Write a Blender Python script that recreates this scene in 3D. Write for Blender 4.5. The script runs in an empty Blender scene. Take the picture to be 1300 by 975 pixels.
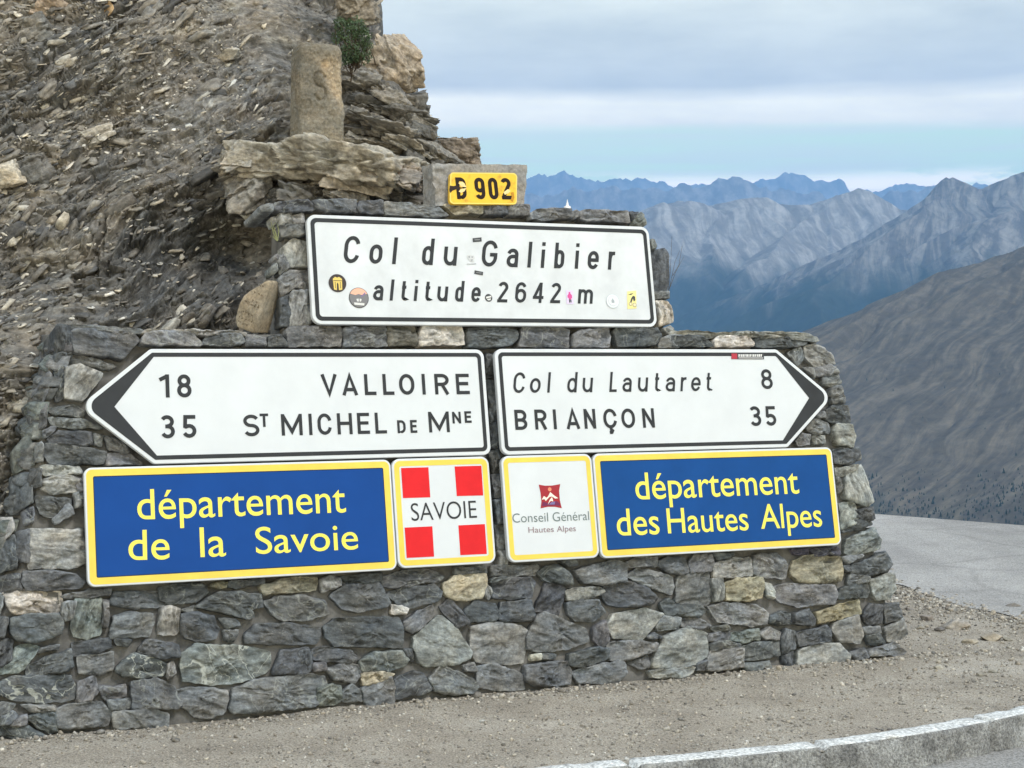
import bpy, bmesh, math, random
import numpy as np
from mathutils import Vector, noise as mnoise
from mathutils.geometry import tessellate_polygon

random.seed(7)
rng = np.random.default_rng(11)
scene = bpy.context.scene
R_ = math.radians

# ------------------------------------------------------------------ camera
EYE = 1.61                       # eye height above the gravel in front of the wall
FPX = 2073.667                   # focal length in photo pixels (photo 1300 x 975)
PITCH = R_(0.995)
cam_d = bpy.data.cameras.new('camera')
cam_d.sensor_width = 36.0
cam_d.lens = 36.0 * FPX / 1300.0
cam_d.clip_start = 0.1
cam_d.clip_end = 120000.0
cam = bpy.data.objects.new('camera', cam_d)
cam.location = (0, 0, EYE)
cam.rotation_euler = (R_(90) - PITCH, 0, 0)
scene.collection.objects.link(cam)
scene.camera = cam

# ------------------------------------------------------------------ light
SUN_EL, SUN_AZ = 50.0, 132.0      # azimuth clockwise from +Y: sun to the right, a little behind the camera
world = bpy.data.worlds.new('World')
scene.world = world
world.use_nodes = True
wn, wl = world.node_tree.nodes, world.node_tree.links
wn.clear()


def N(nodes, kind, **kw):
    n = nodes.new(kind)
    for k, v in kw.items():
        if k == 'inp':
            for i, val in v.items():
                n.inputs[i].default_value = val
        else:
            setattr(n, k, v)
    return n


sky = N(wn, 'ShaderNodeTexSky', sky_type='NISHITA')
sky.sun_disc = False
sky.sun_elevation = R_(SUN_EL)
sky.sun_rotation = R_(SUN_AZ)
sky.altitude = 2600
sky.air_density = 1.0
sky.dust_density = 1.0
bg = N(wn, 'ShaderNodeBackground', inp={'Strength': 0.12})
wout = N(wn, 'ShaderNodeOutputWorld')
tc = N(wn, 'ShaderNodeTexCoord')
sep = N(wn, 'ShaderNodeSeparateXYZ')
wl.new(tc.outputs['Generated'], sep.inputs[0])
# high cloud deck: a layered sheet above ~8 degrees, its lower rim a pale band, clear blue under it
mp = N(wn, 'ShaderNodeMapping')
mp.inputs['Scale'].default_value = (1.6, 1.6, 14.0)
wl.new(tc.outputs['Generated'], mp.inputs[0])
cn = N(wn, 'ShaderNodeTexNoise', inp={'Scale': 1.7, 'Detail': 6.0, 'Roughness': 0.55})
wl.new(mp.outputs[0], cn.inputs[0])
wob = N(wn, 'ShaderNodeMath', operation='MULTIPLY_ADD', inp={1: 0.022, 2: -0.011})
wl.new(cn.outputs[0], wob.inputs[0])
zz = N(wn, 'ShaderNodeMath', operation='ADD')
wl.new(sep.outputs['Z'], zz.inputs[0]); wl.new(wob.outputs[0], zz.inputs[1])
mask = N(wn, 'ShaderNodeMapRange', interpolation_type='SMOOTHSTEP', inp={1: 0.131, 2: 0.140, 3: 0.0, 4: 1.0})
wl.new(zz.outputs[0], mask.inputs[0])
# cloud colour by height above the rim and soft noise
crz = N(wn, 'ShaderNodeMapRange', inp={1: 0.13, 2: 0.30, 3: 0.0, 4: 1.0})
wl.new(zz.outputs[0], crz.inputs[0])
ramp = N(wn, 'ShaderNodeValToRGB')
e = ramp.color_ramp.elements
e[0].position = 0.0; e[0].color = (15.5, 13.6, 9.6, 1)
e[1].position = 0.125; e[1].color = (15.0, 13.4, 9.7, 1)
q = ramp.color_ramp.elements.new(0.185); q.color = (8.3, 7.8, 6.2, 1)
q = ramp.color_ramp.elements.new(0.55); q.color = (10.2, 9.9, 7.4, 1)
q = ramp.color_ramp.elements.new(1.0); q.color = (8.2, 8.9, 9.4, 1)
wl.new(crz.outputs[0], ramp.inputs[0])
mp2 = N(wn, 'ShaderNodeMapping')
mp2.inputs['Scale'].default_value = (2.2, 2.2, 9.0)
wl.new(tc.outputs['Generated'], mp2.inputs[0])
cn2 = N(wn, 'ShaderNodeTexNoise', inp={'Scale': 3.0, 'Detail': 8.0, 'Roughness': 0.6})
wl.new(mp2.outputs[0], cn2.inputs[0])
cvar = N(wn, 'ShaderNodeMapRange', inp={1: 0.32, 2: 0.68, 3: 0.82, 4: 1.16})
wl.new(cn2.outputs[0], cvar.inputs[0])
cmul = N(wn, 'ShaderNodeVectorMath', operation='SCALE')
wl.new(ramp.outputs[0], cmul.inputs[0]); wl.new(cvar.outputs[0], cmul.inputs['Scale'])
# small white cumulus low on the horizon
mp3 = N(wn, 'ShaderNodeMapping')
mp3.inputs['Scale'].default_value = (9.0, 9.0, 30.0)
wl.new(tc.outputs['Generated'], mp3.inputs[0])
cn3 = N(wn, 'ShaderNodeTexNoise', inp={'Scale': 1.5, 'Detail': 7.0, 'Roughness': 0.6})
wl.new(mp3.outputs[0], cn3.inputs[0])
low1 = N(wn, 'ShaderNodeMapRange', interpolation_type='SMOOTHSTEP', inp={1: 0.113, 2: 0.103, 3: 0.0, 4: 1.0})
wl.new(sep.outputs['Z'], low1.inputs[0])
lowm = N(wn, 'ShaderNodeMapRange', interpolation_type='SMOOTHSTEP', inp={1: 0.40, 2: 0.50, 3: 0.0, 4: 1.0})
wl.new(cn3.outputs[0], lowm.inputs[0])
lowx = N(wn, 'ShaderNodeMath', operation='MULTIPLY')
wl.new(low1.outputs[0], lowx.inputs[0]); wl.new(lowm.outputs[0], lowx.inputs[1])
mixl = N(wn, 'ShaderNodeMix', data_type='RGBA')
mixl.inputs[7].default_value = (26, 22, 16, 1)
clear = N(wn, 'ShaderNodeVectorMath', operation='MULTIPLY')
clear.inputs[1].default_value = (4.1, 3.22, 1.27)
wl.new(sky.outputs[0], clear.inputs[0])
wl.new(lowx.outputs[0], mixl.inputs[0]); wl.new(clear.outputs[0], mixl.inputs[6])
# thin torn streaks trailing below the deck
mp4 = N(wn, 'ShaderNodeMapping')
mp4.inputs['Scale'].default_value = (1.8, 1.8, 42.0)
wl.new(tc.outputs['Generated'], mp4.inputs[0])
cn4 = N(wn, 'ShaderNodeTexNoise', inp={'Scale': 1.9, 'Detail': 8.0, 'Roughness': 0.62})
wl.new(mp4.outputs[0], cn4.inputs[0])
st1 = N(wn, 'ShaderNodeMapRange', interpolation_type='SMOOTHSTEP', inp={1: 0.44, 2: 0.66, 3: 0.0, 4: 0.55})
wl.new(cn4.outputs[0], st1.inputs[0])
mixs = N(wn, 'ShaderNodeMix', data_type='RGBA')
mixs.inputs[7].default_value = (13.0, 11.6, 9.2, 1)
wl.new(st1.outputs[0], mixs.inputs[0]); wl.new(mixl.outputs[2], mixs.inputs[6])
mixc = N(wn, 'ShaderNodeMix', data_type='RGBA')
wl.new(mask.outputs[0], mixc.inputs[0])
wl.new(mixs.outputs[2], mixc.inputs[6]); wl.new(cmul.outputs[0], mixc.inputs[7])
wl.new(mixc.outputs[2], bg.inputs[0])
wl.new(bg.outputs[0], wout.inputs[0])

sun_d = bpy.data.lights.new('sun', 'SUN')
sun_d.energy = 2.15
sun_d.angle = R_(10)
sun_d.color = (1.0, 0.97, 0.93)
sun = bpy.data.objects.new('sun', sun_d)
ce, se = math.cos(R_(SUN_EL)), math.sin(R_(SUN_EL))
sdir = Vector((math.sin(R_(SUN_AZ)) * ce, math.cos(R_(SUN_AZ)) * ce, se))
sun.rotation_euler = sdir.to_track_quat('Z', 'Y').to_euler()
sun.location = (6, -4, 12)
scene.collection.objects.link(sun)

vs = scene.view_settings
vs.view_transform = 'Standard'
vs.look = 'None'
vs.exposure = 0.13
vs.gamma = 1.0
vs.use_curve_mapping = False
scene.cycles.max_bounces = 6
scene.cycles.volume_bounces = 1
scene.cycles.use_denoising = True

# ------------------------------------------------------------------ frames
# image (photo pixel) ray in world space
SPI, CPI = math.sin(-PITCH), math.cos(PITCH)
HOR = 487.5 - FPX * math.tan(PITCH)          # photo row of the horizon


def ray(x, y):
    a, b = (x - 650.0) / FPX, (y - 487.5) / FPX
    return np.array([a, SPI * b + CPI, -CPI * b + SPI])


def at_depth(x, y, Y):
    """world point on the sight line of photo pixel (x, y) at distance Y ahead"""
    d = ray(x, y)
    return np.array([0, 0, EYE]) + d * (Y / d[1])


def on_level(x, y, z=0.0):
    d = ray(x, y)
    return np.array([0, 0, EYE]) + d * ((z - EYE) / d[2])


# the wall's battered face: U along the wall, V up the face, W out of the face
U = np.array([0.91266177, 0.40871567, 0.0]); U /= np.linalg.norm(U)
V = np.array([-0.07504743, 0.16758085, 0.98299773]); V /= np.linalg.norm(V)
W = np.cross(U, V); W /= np.linalg.norm(W)
O = np.array([0.0, 7.99879, EYE - 0.13893])
BACK = np.array([-W[0], -W[1], 0.0]); BACK /= np.linalg.norm(BACK)     # level, into the wall


def uvw(u, v, w=0.0):
    return O + np.multiply.outer(u, U) + np.multiply.outer(v, V) + np.multiply.outer(w, W)


def px_uv(x, y, w=0.0):
    d = ray(x, y)
    C0 = np.array([0, 0, EYE])
    t = ((O + W * w - C0) @ W) / (d @ W)
    P = C0 + d * t - O
    return np.array([P @ U, P @ V])


# ------------------------------------------------------------------ noise
_g = np.random.default_rng(5)
_perm = _g.permutation(256)
_perm = np.concatenate([_perm, _perm, _perm])
_grad = _g.normal(size=(256, 3)); _grad /= np.linalg.norm(_grad, axis=1)[:, None]


def pn(p):
    p = np.asarray(p, float)
    i = np.floor(p).astype(int)
    f = p - i
    i &= 255
    w = f * f * f * (f * (f * 6 - 15) + 10)
    out = np.zeros(len(p))
    for dx in (0, 1):
        for dy in (0, 1):
            for dz in (0, 1):
                h = _perm[_perm[_perm[(i[:, 0] + dx) & 255] + ((i[:, 1] + dy) & 255)] + ((i[:, 2] + dz) & 255)]
                g = _grad[h]
                dot = g[:, 0] * (f[:, 0] - dx) + g[:, 1] * (f[:, 1] - dy) + g[:, 2] * (f[:, 2] - dz)
                wx = w[:, 0] if dx else 1 - w[:, 0]
                wy = w[:, 1] if dy else 1 - w[:, 1]
                wz = w[:, 2] if dz else 1 - w[:, 2]
                out += dot * wx * wy * wz
    return out * 1.4


def fbm(p, o=4, gain=0.5, lac=2.03):
    p = np.asarray(p, float)
    s = np.zeros(len(p)); a = 1.0
    for k in range(o):
        s += a * pn(p * (lac ** k) + 17.3 * k)
        a *= gain
    return s


def ridged(p, o=4, gain=0.5, lac=2.05):
    p = np.asarray(p, float)
    s = np.zeros(len(p)); a = 1.0; w = 1.0
    for k in range(o):
        r = 1 - np.abs(pn(p * (lac ** k) + 31.7 * k))
        r = r * r * w
        s += a * r
        w = np.clip(r * 1.6, 0, 1)
        a *= gain
    return s


def sstep(a, b, x):
    t = np.clip((x - a) / (b - a), 0, 1)
    return t * t * (3 - 2 * t)


# ------------------------------------------------------------------ objects
def link(o, parent=None):
    scene.collection.objects.link(o)
    if parent is not None:
        o.parent = parent
    return o


def tag(o, label=None, cat=None, group=None, kind=None):
    if label: o['label'] = label
    if cat: o['category'] = cat
    if group: o['group'] = group
    if kind: o['kind'] = kind
    return o


def thing(name, loc, label, cat, group=None):
    o = bpy.data.objects.new(name, None)
    o.empty_display_size = 0.2
    o.location = loc
    link(o)
    return tag(o, label, cat, group)


def mesh(name, verts, faces, mat, parent=None, smooth=False, attrs=None, origin=None):
    """faces: list of index arrays, each (n, k) for k-gons, or a plain list of lists"""
    v = np.asarray(verts, float).reshape(-1, 3).copy()
    if origin is None and parent is not None:
        origin = np.array(parent.location)
    if origin is not None:
        v = v - np.asarray(origin)
    me = bpy.data.meshes.new(name)
    if len(faces) and isinstance(faces[0], (list, tuple)) or (len(faces) and not hasattr(faces[0], 'ndim')):
        me.from_pydata(v.tolist(), [], [list(f) for f in faces])
    elif len(faces) and faces[0].ndim == 1:
        me.from_pydata(v.tolist(), [], [list(map(int, f)) for f in faces])
    else:
        loops = np.concatenate([f.ravel() for f in faces]).astype(np.int32)
        tot = np.concatenate([np.full(len(f), f.shape[1]) for f in faces]).astype(np.int32)
        st = np.concatenate([[0], np.cumsum(tot)[:-1]]).astype(np.int32)
        me.vertices.add(len(v)); me.vertices.foreach_set('co', v.ravel())
        me.loops.add(len(loops)); me.loops.foreach_set('vertex_index', loops)
        me.polygons.add(len(tot)); me.polygons.foreach_set('loop_start', st)
        me.polygons.foreach_set('loop_total', tot)
    me.update(calc_edges=True)
    me.validate()
    if smooth:
        me.polygons.foreach_set('use_smooth', np.ones(len(me.polygons), bool))
    for k, a in (attrs or {}).items():
        a = np.asarray(a, np.float32)
        if a.ndim == 1:
            at = me.attributes.new(k, 'FLOAT', 'POINT'); at.data.foreach_set('value', a)
        else:
            at = me.attributes.new(k, 'FLOAT_VECTOR', 'POINT'); at.data.foreach_set('vector', a.ravel())
    if mat is not None:
        me.materials.append(mat)
    o = bpy.data.objects.new(name, me)
    if parent is None and origin is not None:
        o.location = origin
    return link(o, parent)


def grid_faces(nr, nc, off=0, wrap=False):
    r = np.arange(nr - 1)[:, None]; c = np.arange(nc if wrap else nc - 1)[None, :]
    a = r * nc + c; b = r * nc + (c + 1) % nc
    return np.stack([a, b, b + nc, a + nc], -1).reshape(-1, 4) + off


class Bag:
    """collects pieces of ONE object"""
    def __init__(s): s.v = []; s.f = {}; s.n = 0; s.at = {}

    def add(s, v, faces, **at):
        v = np.asarray(v, float)
        for f in faces:
            f = np.asarray(f)
            s.f.setdefault(f.shape[1], []).append(f + s.n)
        s.v.append(v); s.n += len(v)
        for k, a in at.items():
            s.at.setdefault(k, []).append(np.asarray(a, float))

    def build(s, name, mat, parent=None, smooth=False, origin=None):
        fs = [np.concatenate(x) for x in s.f.values()]
        return mesh(name, np.concatenate(s.v), fs, mat, parent, smooth,
                    {k: np.concatenate(a) for k, a in s.at.items()}, origin)


# ------------------------------------------------------------------ materials
def mat(name):
    m = bpy.data.materials.new(name)
    m.use_nodes = True
    nt = m.node_tree
    b = nt.nodes['Principled BSDF']
    return m, nt, b


def plain(name, col, rough=0.5, var=0.0, scale=8.0, spec=0.12, bump=0.0):
    m, nt, b = mat(name)
    b.inputs['Base Color'].default_value = (*col, 1)
    b.inputs['Roughness'].default_value = rough
    b.inputs['Specular IOR Level'].default_value = spec
    if var or bump:
        t = N(nt.nodes, 'ShaderNodeTexCoord')
        n = N(nt.nodes, 'ShaderNodeTexNoise', inp={'Scale': scale, 'Detail': 6.0, 'Roughness': 0.6})
        nt.links.new(t.outputs['Object'], n.inputs[0])
    if var:
        r = N(nt.nodes, 'ShaderNodeMapRange', inp={1: 0.3, 2: 0.7, 3: 1 - var, 4: 1 + var * 0.4})
        nt.links.new(n.outputs[0], r.inputs[0])
        s = N(nt.nodes, 'ShaderNodeVectorMath', operation='SCALE')
        s.inputs[0].default_value = col
        nt.links.new(r.outputs[0], s.inputs['Scale'])
        nt.links.new(s.outputs[0], b.inputs['Base Color'])
    if bump:
        bu = N(nt.nodes, 'ShaderNodeBump', inp={'Strength': bump, 'Distance': 0.01})
        nt.links.new(n.outputs[0], bu.inputs['Height'])
        nt.links.new(bu.outputs[0], b.inputs['Normal'])
    return m


def stone_mat(name, streak=0.62, edge=0.5, bump=0.6, fine=1.0, dist=0.006):
    """rock tinted by the 'tint' attribute, streaked along its own bedding ('bed'), veined where 'vein' > 0"""
    m, nt, b = mat(name)
    nd, lk = nt.nodes, nt.links
    tint = N(nd, 'ShaderNodeAttribute', attribute_name='tint')
    bed = N(nd, 'ShaderNodeAttribute', attribute_name='bed')
    vein = N(nd, 'ShaderNodeAttribute', attribute_name='vein')
    mpn = N(nd, 'ShaderNodeMapping'); mpn.inputs['Scale'].default_value = (9, 30, 12)
    lk.new(bed.outputs['Vector'], mpn.inputs[0])
    n1 = N(nd, 'ShaderNodeTexNoise', inp={'Scale': 1.0, 'Detail': 7.0, 'Roughness': 0.7, 'Distortion': 0.25})
    lk.new(mpn.outputs[0], n1.inputs[0])
    r1 = N(nd, 'ShaderNodeMapRange', inp={1: 0.32, 2: 0.68, 3: 1 - streak, 4: 1 + streak})
    lk.new(n1.outputs[0], r1.inputs[0])
    n2 = N(nd, 'ShaderNodeTexNoise', inp={'Scale': 55.0 * fine, 'Detail': 5.0, 'Roughness': 0.7})
    lk.new(bed.outputs['Vector'], n2.inputs[0])
    r2 = N(nd, 'ShaderNodeMapRange', inp={1: 0.3, 2: 0.7, 3: 0.62, 4: 1.38})
    lk.new(n2.outputs[0], r2.inputs[0])
    n3 = N(nd, 'ShaderNodeTexNoise', inp={'Scale': 9.0 * fine, 'Detail': 4.0})
    lk.new(bed.outputs['Vector'], n3.inputs[0])
    hue = N(nd, 'ShaderNodeValToRGB')
    h = hue.color_ramp.elements
    h[0].position = 0.35; h[0].color = (0.95, 0.99, 1.03, 1)
    h[1].position = 0.68; h[1].color = (1.07, 1.01, 0.93, 1)
    lk.new(n3.outputs[0], hue.inputs[0])
    mu = N(nd, 'ShaderNodeMath', operation='MULTIPLY')
    lk.new(r1.outputs[0], mu.inputs[0]); lk.new(r2.outputs[0], mu.inputs[1])
    # arrises made paler in the colour itself
    ge = N(nd, 'ShaderNodeNewGeometry')
    pr = N(nd, 'ShaderNodeMapRange', inp={1: 0.50, 2: 0.60, 3: 1.0, 4: 1.0 + edge})
    lk.new(ge.outputs['Pointiness'], pr.inputs[0])
    mu2 = N(nd, 'ShaderNodeMath', operation='MULTIPLY')
    lk.new(mu.outputs[0], mu2.inputs[0]); lk.new(pr.outputs[0], mu2.inputs[1])
    c1 = N(nd, 'ShaderNodeVectorMath', operation='MULTIPLY')
    lk.new(tint.outputs['Vector'], c1.inputs[0]); lk.new(hue.outputs[0], c1.inputs[1])
    c2 = N(nd, 'ShaderNodeVectorMath', operation='SCALE')
    lk.new(c1.outputs[0], c2.inputs[0]); lk.new(mu2.outputs[0], c2.inputs['Scale'])
    # quartz veins
    vn = N(nd, 'ShaderNodeTexNoise', inp={'Scale': 6.5, 'Detail': 3.0, 'Roughness': 0.5, 'Distortion': 1.2})
    lk.new(bed.outputs['Vector'], vn.inputs[0])
    va = N(nd, 'ShaderNodeMath', operation='SUBTRACT', inp={1: 0.5}); lk.new(vn.outputs[0], va.inputs[0])
    vb = N(nd, 'ShaderNodeMath', operation='ABSOLUTE'); lk.new(va.outputs[0], vb.inputs[0])
    vc = N(nd, 'ShaderNodeMapRange', inp={1: 0.004, 2: 0.017, 3: 0.85, 4: 0.0}); lk.new(vb.outputs[0], vc.inputs[0])
    vd = N(nd, 'ShaderNodeMath', operation='MULTIPLY')
    lk.new(vc.outputs[0], vd.inputs[0]); lk.new(vein.outputs['Fac'], vd.inputs[1])
    mx = N(nd, 'ShaderNodeMix', data_type='RGBA'); mx.inputs[7].default_value = (0.42, 0.44, 0.40, 1)
    lk.new(vd.outputs[0], mx.inputs[0]); lk.new(c2.outputs[0], mx.inputs[6])
    # specks of pale lichen
    vo = N(nd, 'ShaderNodeTexVoronoi', inp={'Scale': 75.0 * fine, 'Randomness': 1.0})
    lk.new(bed.outputs['Vector'], vo.inputs[0])
    sp = N(nd, 'ShaderNodeMapRange', inp={1: 0.10, 2: 0.22, 3: 0.55, 4: 0.0}); lk.new(vo.outputs['Distance'], sp.inputs[0])
    sm = N(nd, 'ShaderNodeMapRange', inp={1: 0.55, 2: 0.64, 3: 0.0, 4: 1.0}); lk.new(n3.outputs[0], sm.inputs[0])
    sx = N(nd, 'ShaderNodeMath', operation='MULTIPLY'); lk.new(sp.outputs[0], sx.inputs[0]); lk.new(sm.outputs[0], sx.inputs[1])
    mx2 = N(nd, 'ShaderNodeMix', data_type='RGBA'); mx2.inputs[7].default_value = (0.36, 0.36, 0.31, 1)
    lk.new(sx.outputs[0], mx2.inputs[0]); lk.new(mx.outputs[2], mx2.inputs[6])
    lk.new(mx2.outputs[2], b.inputs['Base Color'])
    b.inputs['Roughness'].default_value = 0.78
    b.inputs['Specular IOR Level'].default_value = 0.12
    n1s = N(nd, 'ShaderNodeMath', operation='MULTIPLY', inp={1: 0.45}); lk.new(n1.outputs[0], n1s.inputs[0])
    ad = N(nd, 'ShaderNodeMath', operation='ADD'); lk.new(n1s.outputs[0], ad.inputs[0]); lk.new(n2.outputs[0], ad.inputs[1])
    bu = N(nd, 'ShaderNodeBump', inp={'Strength': bump, 'Distance': dist})
    lk.new(ad.outputs[0], bu.inputs['Height']); lk.new(bu.outputs[0], b.inputs['Normal'])
    return m


M_STONE = stone_mat('wall_stone')
M_HILL = stone_mat('slate_slope', streak=0.6, edge=0.5, bump=0.8, fine=0.7, dist=0.012)
M_FLAKE = stone_mat('slate_flake', streak=0.35, edge=0.3, bump=0.5, fine=0.8)
M_GRAVEL = stone_mat('gravel_stone', streak=0.2, edge=0.15, bump=0.3)
TINT = {'d': (.092, .099, .105), 'm': (.150, .157, .160), 'l': (.225, .23, .222), 'g': (.150, .166, .160),
        'b': (.43, .41, .37), 'o': (.205, .188, .135), 't': (.30, .275, .22), 'p': (.085, .08, .10)}

# ================================================================== SETTING
def rough_ground(name, base, hi, lo, scale, bump, rough=0.95, grit=120.0):
    m, nt, b = mat(name)
    nd, lk = nt.nodes, nt.links
    t = N(nd, 'ShaderNodeTexCoord')
    a = N(nd, 'ShaderNodeTexNoise', inp={'Scale': scale, 'Detail': 8.0, 'Roughness': 0.62})
    lk.new(t.outputs['Object'], a.inputs[0])
    r = N(nd, 'ShaderNodeValToRGB')
    e = r.color_ramp.elements
    e[0].position = 0.33; e[0].color = (*lo, 1)
    e[1].position = 0.70; e[1].color = (*hi, 1)
    q = e.new(0.5); q.color = (*base, 1)
    lk.new(a.outputs[0], r.inputs[0])
    g = N(nd, 'ShaderNodeTexNoise', inp={'Scale': grit, 'Detail': 3.0, 'Roughness': 0.7})
    lk.new(t.outputs['Object'], g.inputs[0])
    gr = N(nd, 'ShaderNodeMapRange', inp={1: 0.32, 2: 0.68, 3: 0.45, 4: 1.55})
    lk.new(g.outputs[0], gr.inputs[0])
    s = N(nd, 'ShaderNodeVectorMath', operation='SCALE')
    lk.new(r.outputs[0], s.inputs[0]); lk.new(gr.outputs[0], s.inputs['Scale'])
    lk.new(s.outputs[0], b.inputs['Base Color'])
    b.inputs['Roughness'].default_value = rough
    b.inputs['Specular IOR Level'].default_value = 0.08
    bu = N(nd, 'ShaderNodeBump', inp={'Strength': bump, 'Distance': 0.01})
    lk.new(g.outputs[0], bu.inputs['Height']); lk.new(bu.outputs[0], b.inputs['Normal'])
    return m


M_GRIT = rough_ground('gravel_ground', (.365, .328, .272), (.44, .405, .345), (.29, .258, .212), 2.2, 1.0)
M_ASPH = rough_ground('old_asphalt', (.33, .322, .305), (.385, .375, .355), (.28, .272, .26), 1.1, 0.35, 0.9, 120.0)
def wear(m):
    nd, lk = m.node_tree.nodes, m.node_tree.links
    b = nd['Principled BSDF']
    src = b.inputs['Base Color'].links[0].from_socket
    t = N(nd, 'ShaderNodeTexCoord')
    w = N(nd, 'ShaderNodeTexNoise', inp={'Scale': .8, 'Detail': 3.0, 'Roughness': .5}); lk.new(t.outputs['Object'], w.inputs[0])
    ad = N(nd, 'ShaderNodeVectorMath', operation='MULTIPLY_ADD'); ad.inputs[1].default_value = (.5, .5, .5)
    lk.new(w.outputs['Color'], ad.inputs[0]); lk.new(t.outputs['Object'], ad.inputs[2])
    v = N(nd, 'ShaderNodeTexVoronoi', feature='DISTANCE_TO_EDGE', inp={'Scale': .55}); lk.new(ad.outputs[0], v.inputs[0])
    c = N(nd, 'ShaderNodeMapRange', inp={1: .004, 2: .022, 3: .86, 4: 1.0}); lk.new(v.outputs['Distance'], c.inputs[0])
    mp_ = N(nd, 'ShaderNodeMapping'); mp_.inputs['Scale'].default_value = (.9, .10, 1); mp_.inputs['Rotation'].default_value = (0, 0, .6)
    lk.new(t.outputs['Object'], mp_.inputs[0])
    p = N(nd, 'ShaderNodeTexNoise', inp={'Scale': 1.0, 'Detail': 6.0, 'Roughness': .6}); lk.new(mp_.outputs[0], p.inputs[0])
    pr = N(nd, 'ShaderNodeMapRange', inp={1: .35, 2: .65, 3: .86, 4: 1.14}); lk.new(p.outputs[0], pr.inputs[0])
    mu = N(nd, 'ShaderNodeMath', operation='MULTIPLY'); lk.new(c.outputs[0], mu.inputs[0]); lk.new(pr.outputs[0], mu.inputs[1])
    sc = N(nd, 'ShaderNodeVectorMath', operation='SCALE'); lk.new(src, sc.inputs[0]); lk.new(mu.outputs[0], sc.inputs['Scale'])
    lk.new(sc.outputs[0], b.inputs['Base Color'])


wear(M_ASPH)
M_KERB = rough_ground('kerb_granite', (.25, .25, .24), (.36, .365, .35), (.15, .15, .145), 9.0, 0.9, 0.85, 90.0)
M_KERBTOP = rough_ground('kerb_pale_top', (.57, .575, .555), (.63, .64, .62), (.47, .475, .46), 6.0, 0.35, 0.85, 60.0)  # much paler colour given to the top faces of the kerb

# kerb line (front top edge), traced on the level of the gravel
kf = [on_level(x, y, 0.02)[:2] for x, y in
      [(560, 1012), (690, 985), (830, 972), (950, 961.5), (1075, 948), (1150, 938), (1225, 925), (1300, 909), (1420, 883)]]
kf = np.array([[-7.5, 2.6], [-3.5, 4.35], [-1.4, 5.45]] + [list(p) for p in kf] + [[4.2, 8.05], [7.0, 9.6]])
_t = np.concatenate([[0], np.cumsum(np.linalg.norm(np.diff(kf, axis=0), axis=1))])
KN = 240
_ts = np.linspace(0, _t[-1], KN)
KX, KY = np.interp(_ts, _t, kf[:, 0]), np.interp(_ts, _t, kf[:, 1])
for _ in range(6):
    KX[1:-1] = (KX[:-2] + KX[1:-1] * 2 + KX[2:]) / 4; KY[1:-1] = (KY[:-2] + KY[1:-1] * 2 + KY[2:]) / 4
KT = np.stack([np.gradient(KX), np.gradient(KY)], 1); KT /= np.linalg.norm(KT, axis=1)[:, None]
KNrm = np.stack([-KT[:, 1], KT[:, 0]], 1)          # away from the camera
EDGE_A, EDGE_K = 20.15, -0.97                      # far rim of the pass: Y = A + K X


def road_edge_x(Y):
    return np.interp(Y, [7.5, 8.3, 9.0, 10.0, 10.4, 11.0, 11.5, 13, 20, 30], [6.0, 4.6, 3.75, 3.2, 3.02, 2.9, 2.76, 2.55, 2.2, 2.0])


def ground_z(X, Y):
    """gravel level: banked a little against the wall and the hill, flat on the road"""
    p = np.stack([X, Y, np.zeros_like(X)], -1)
    z = fbm(p * 0.9, 3) * 0.018 + fbm(p * 6.0, 3) * 0.006
    off = sstep(0.1, 0.6, road_edge_x(Y) - X)
    heap = np.exp(-((X - road_edge_x(Y) + 0.28) / 0.22) ** 2) * 0.03
    return (z + heap * 1.3) * off - 0.003 * (1 - off)


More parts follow.
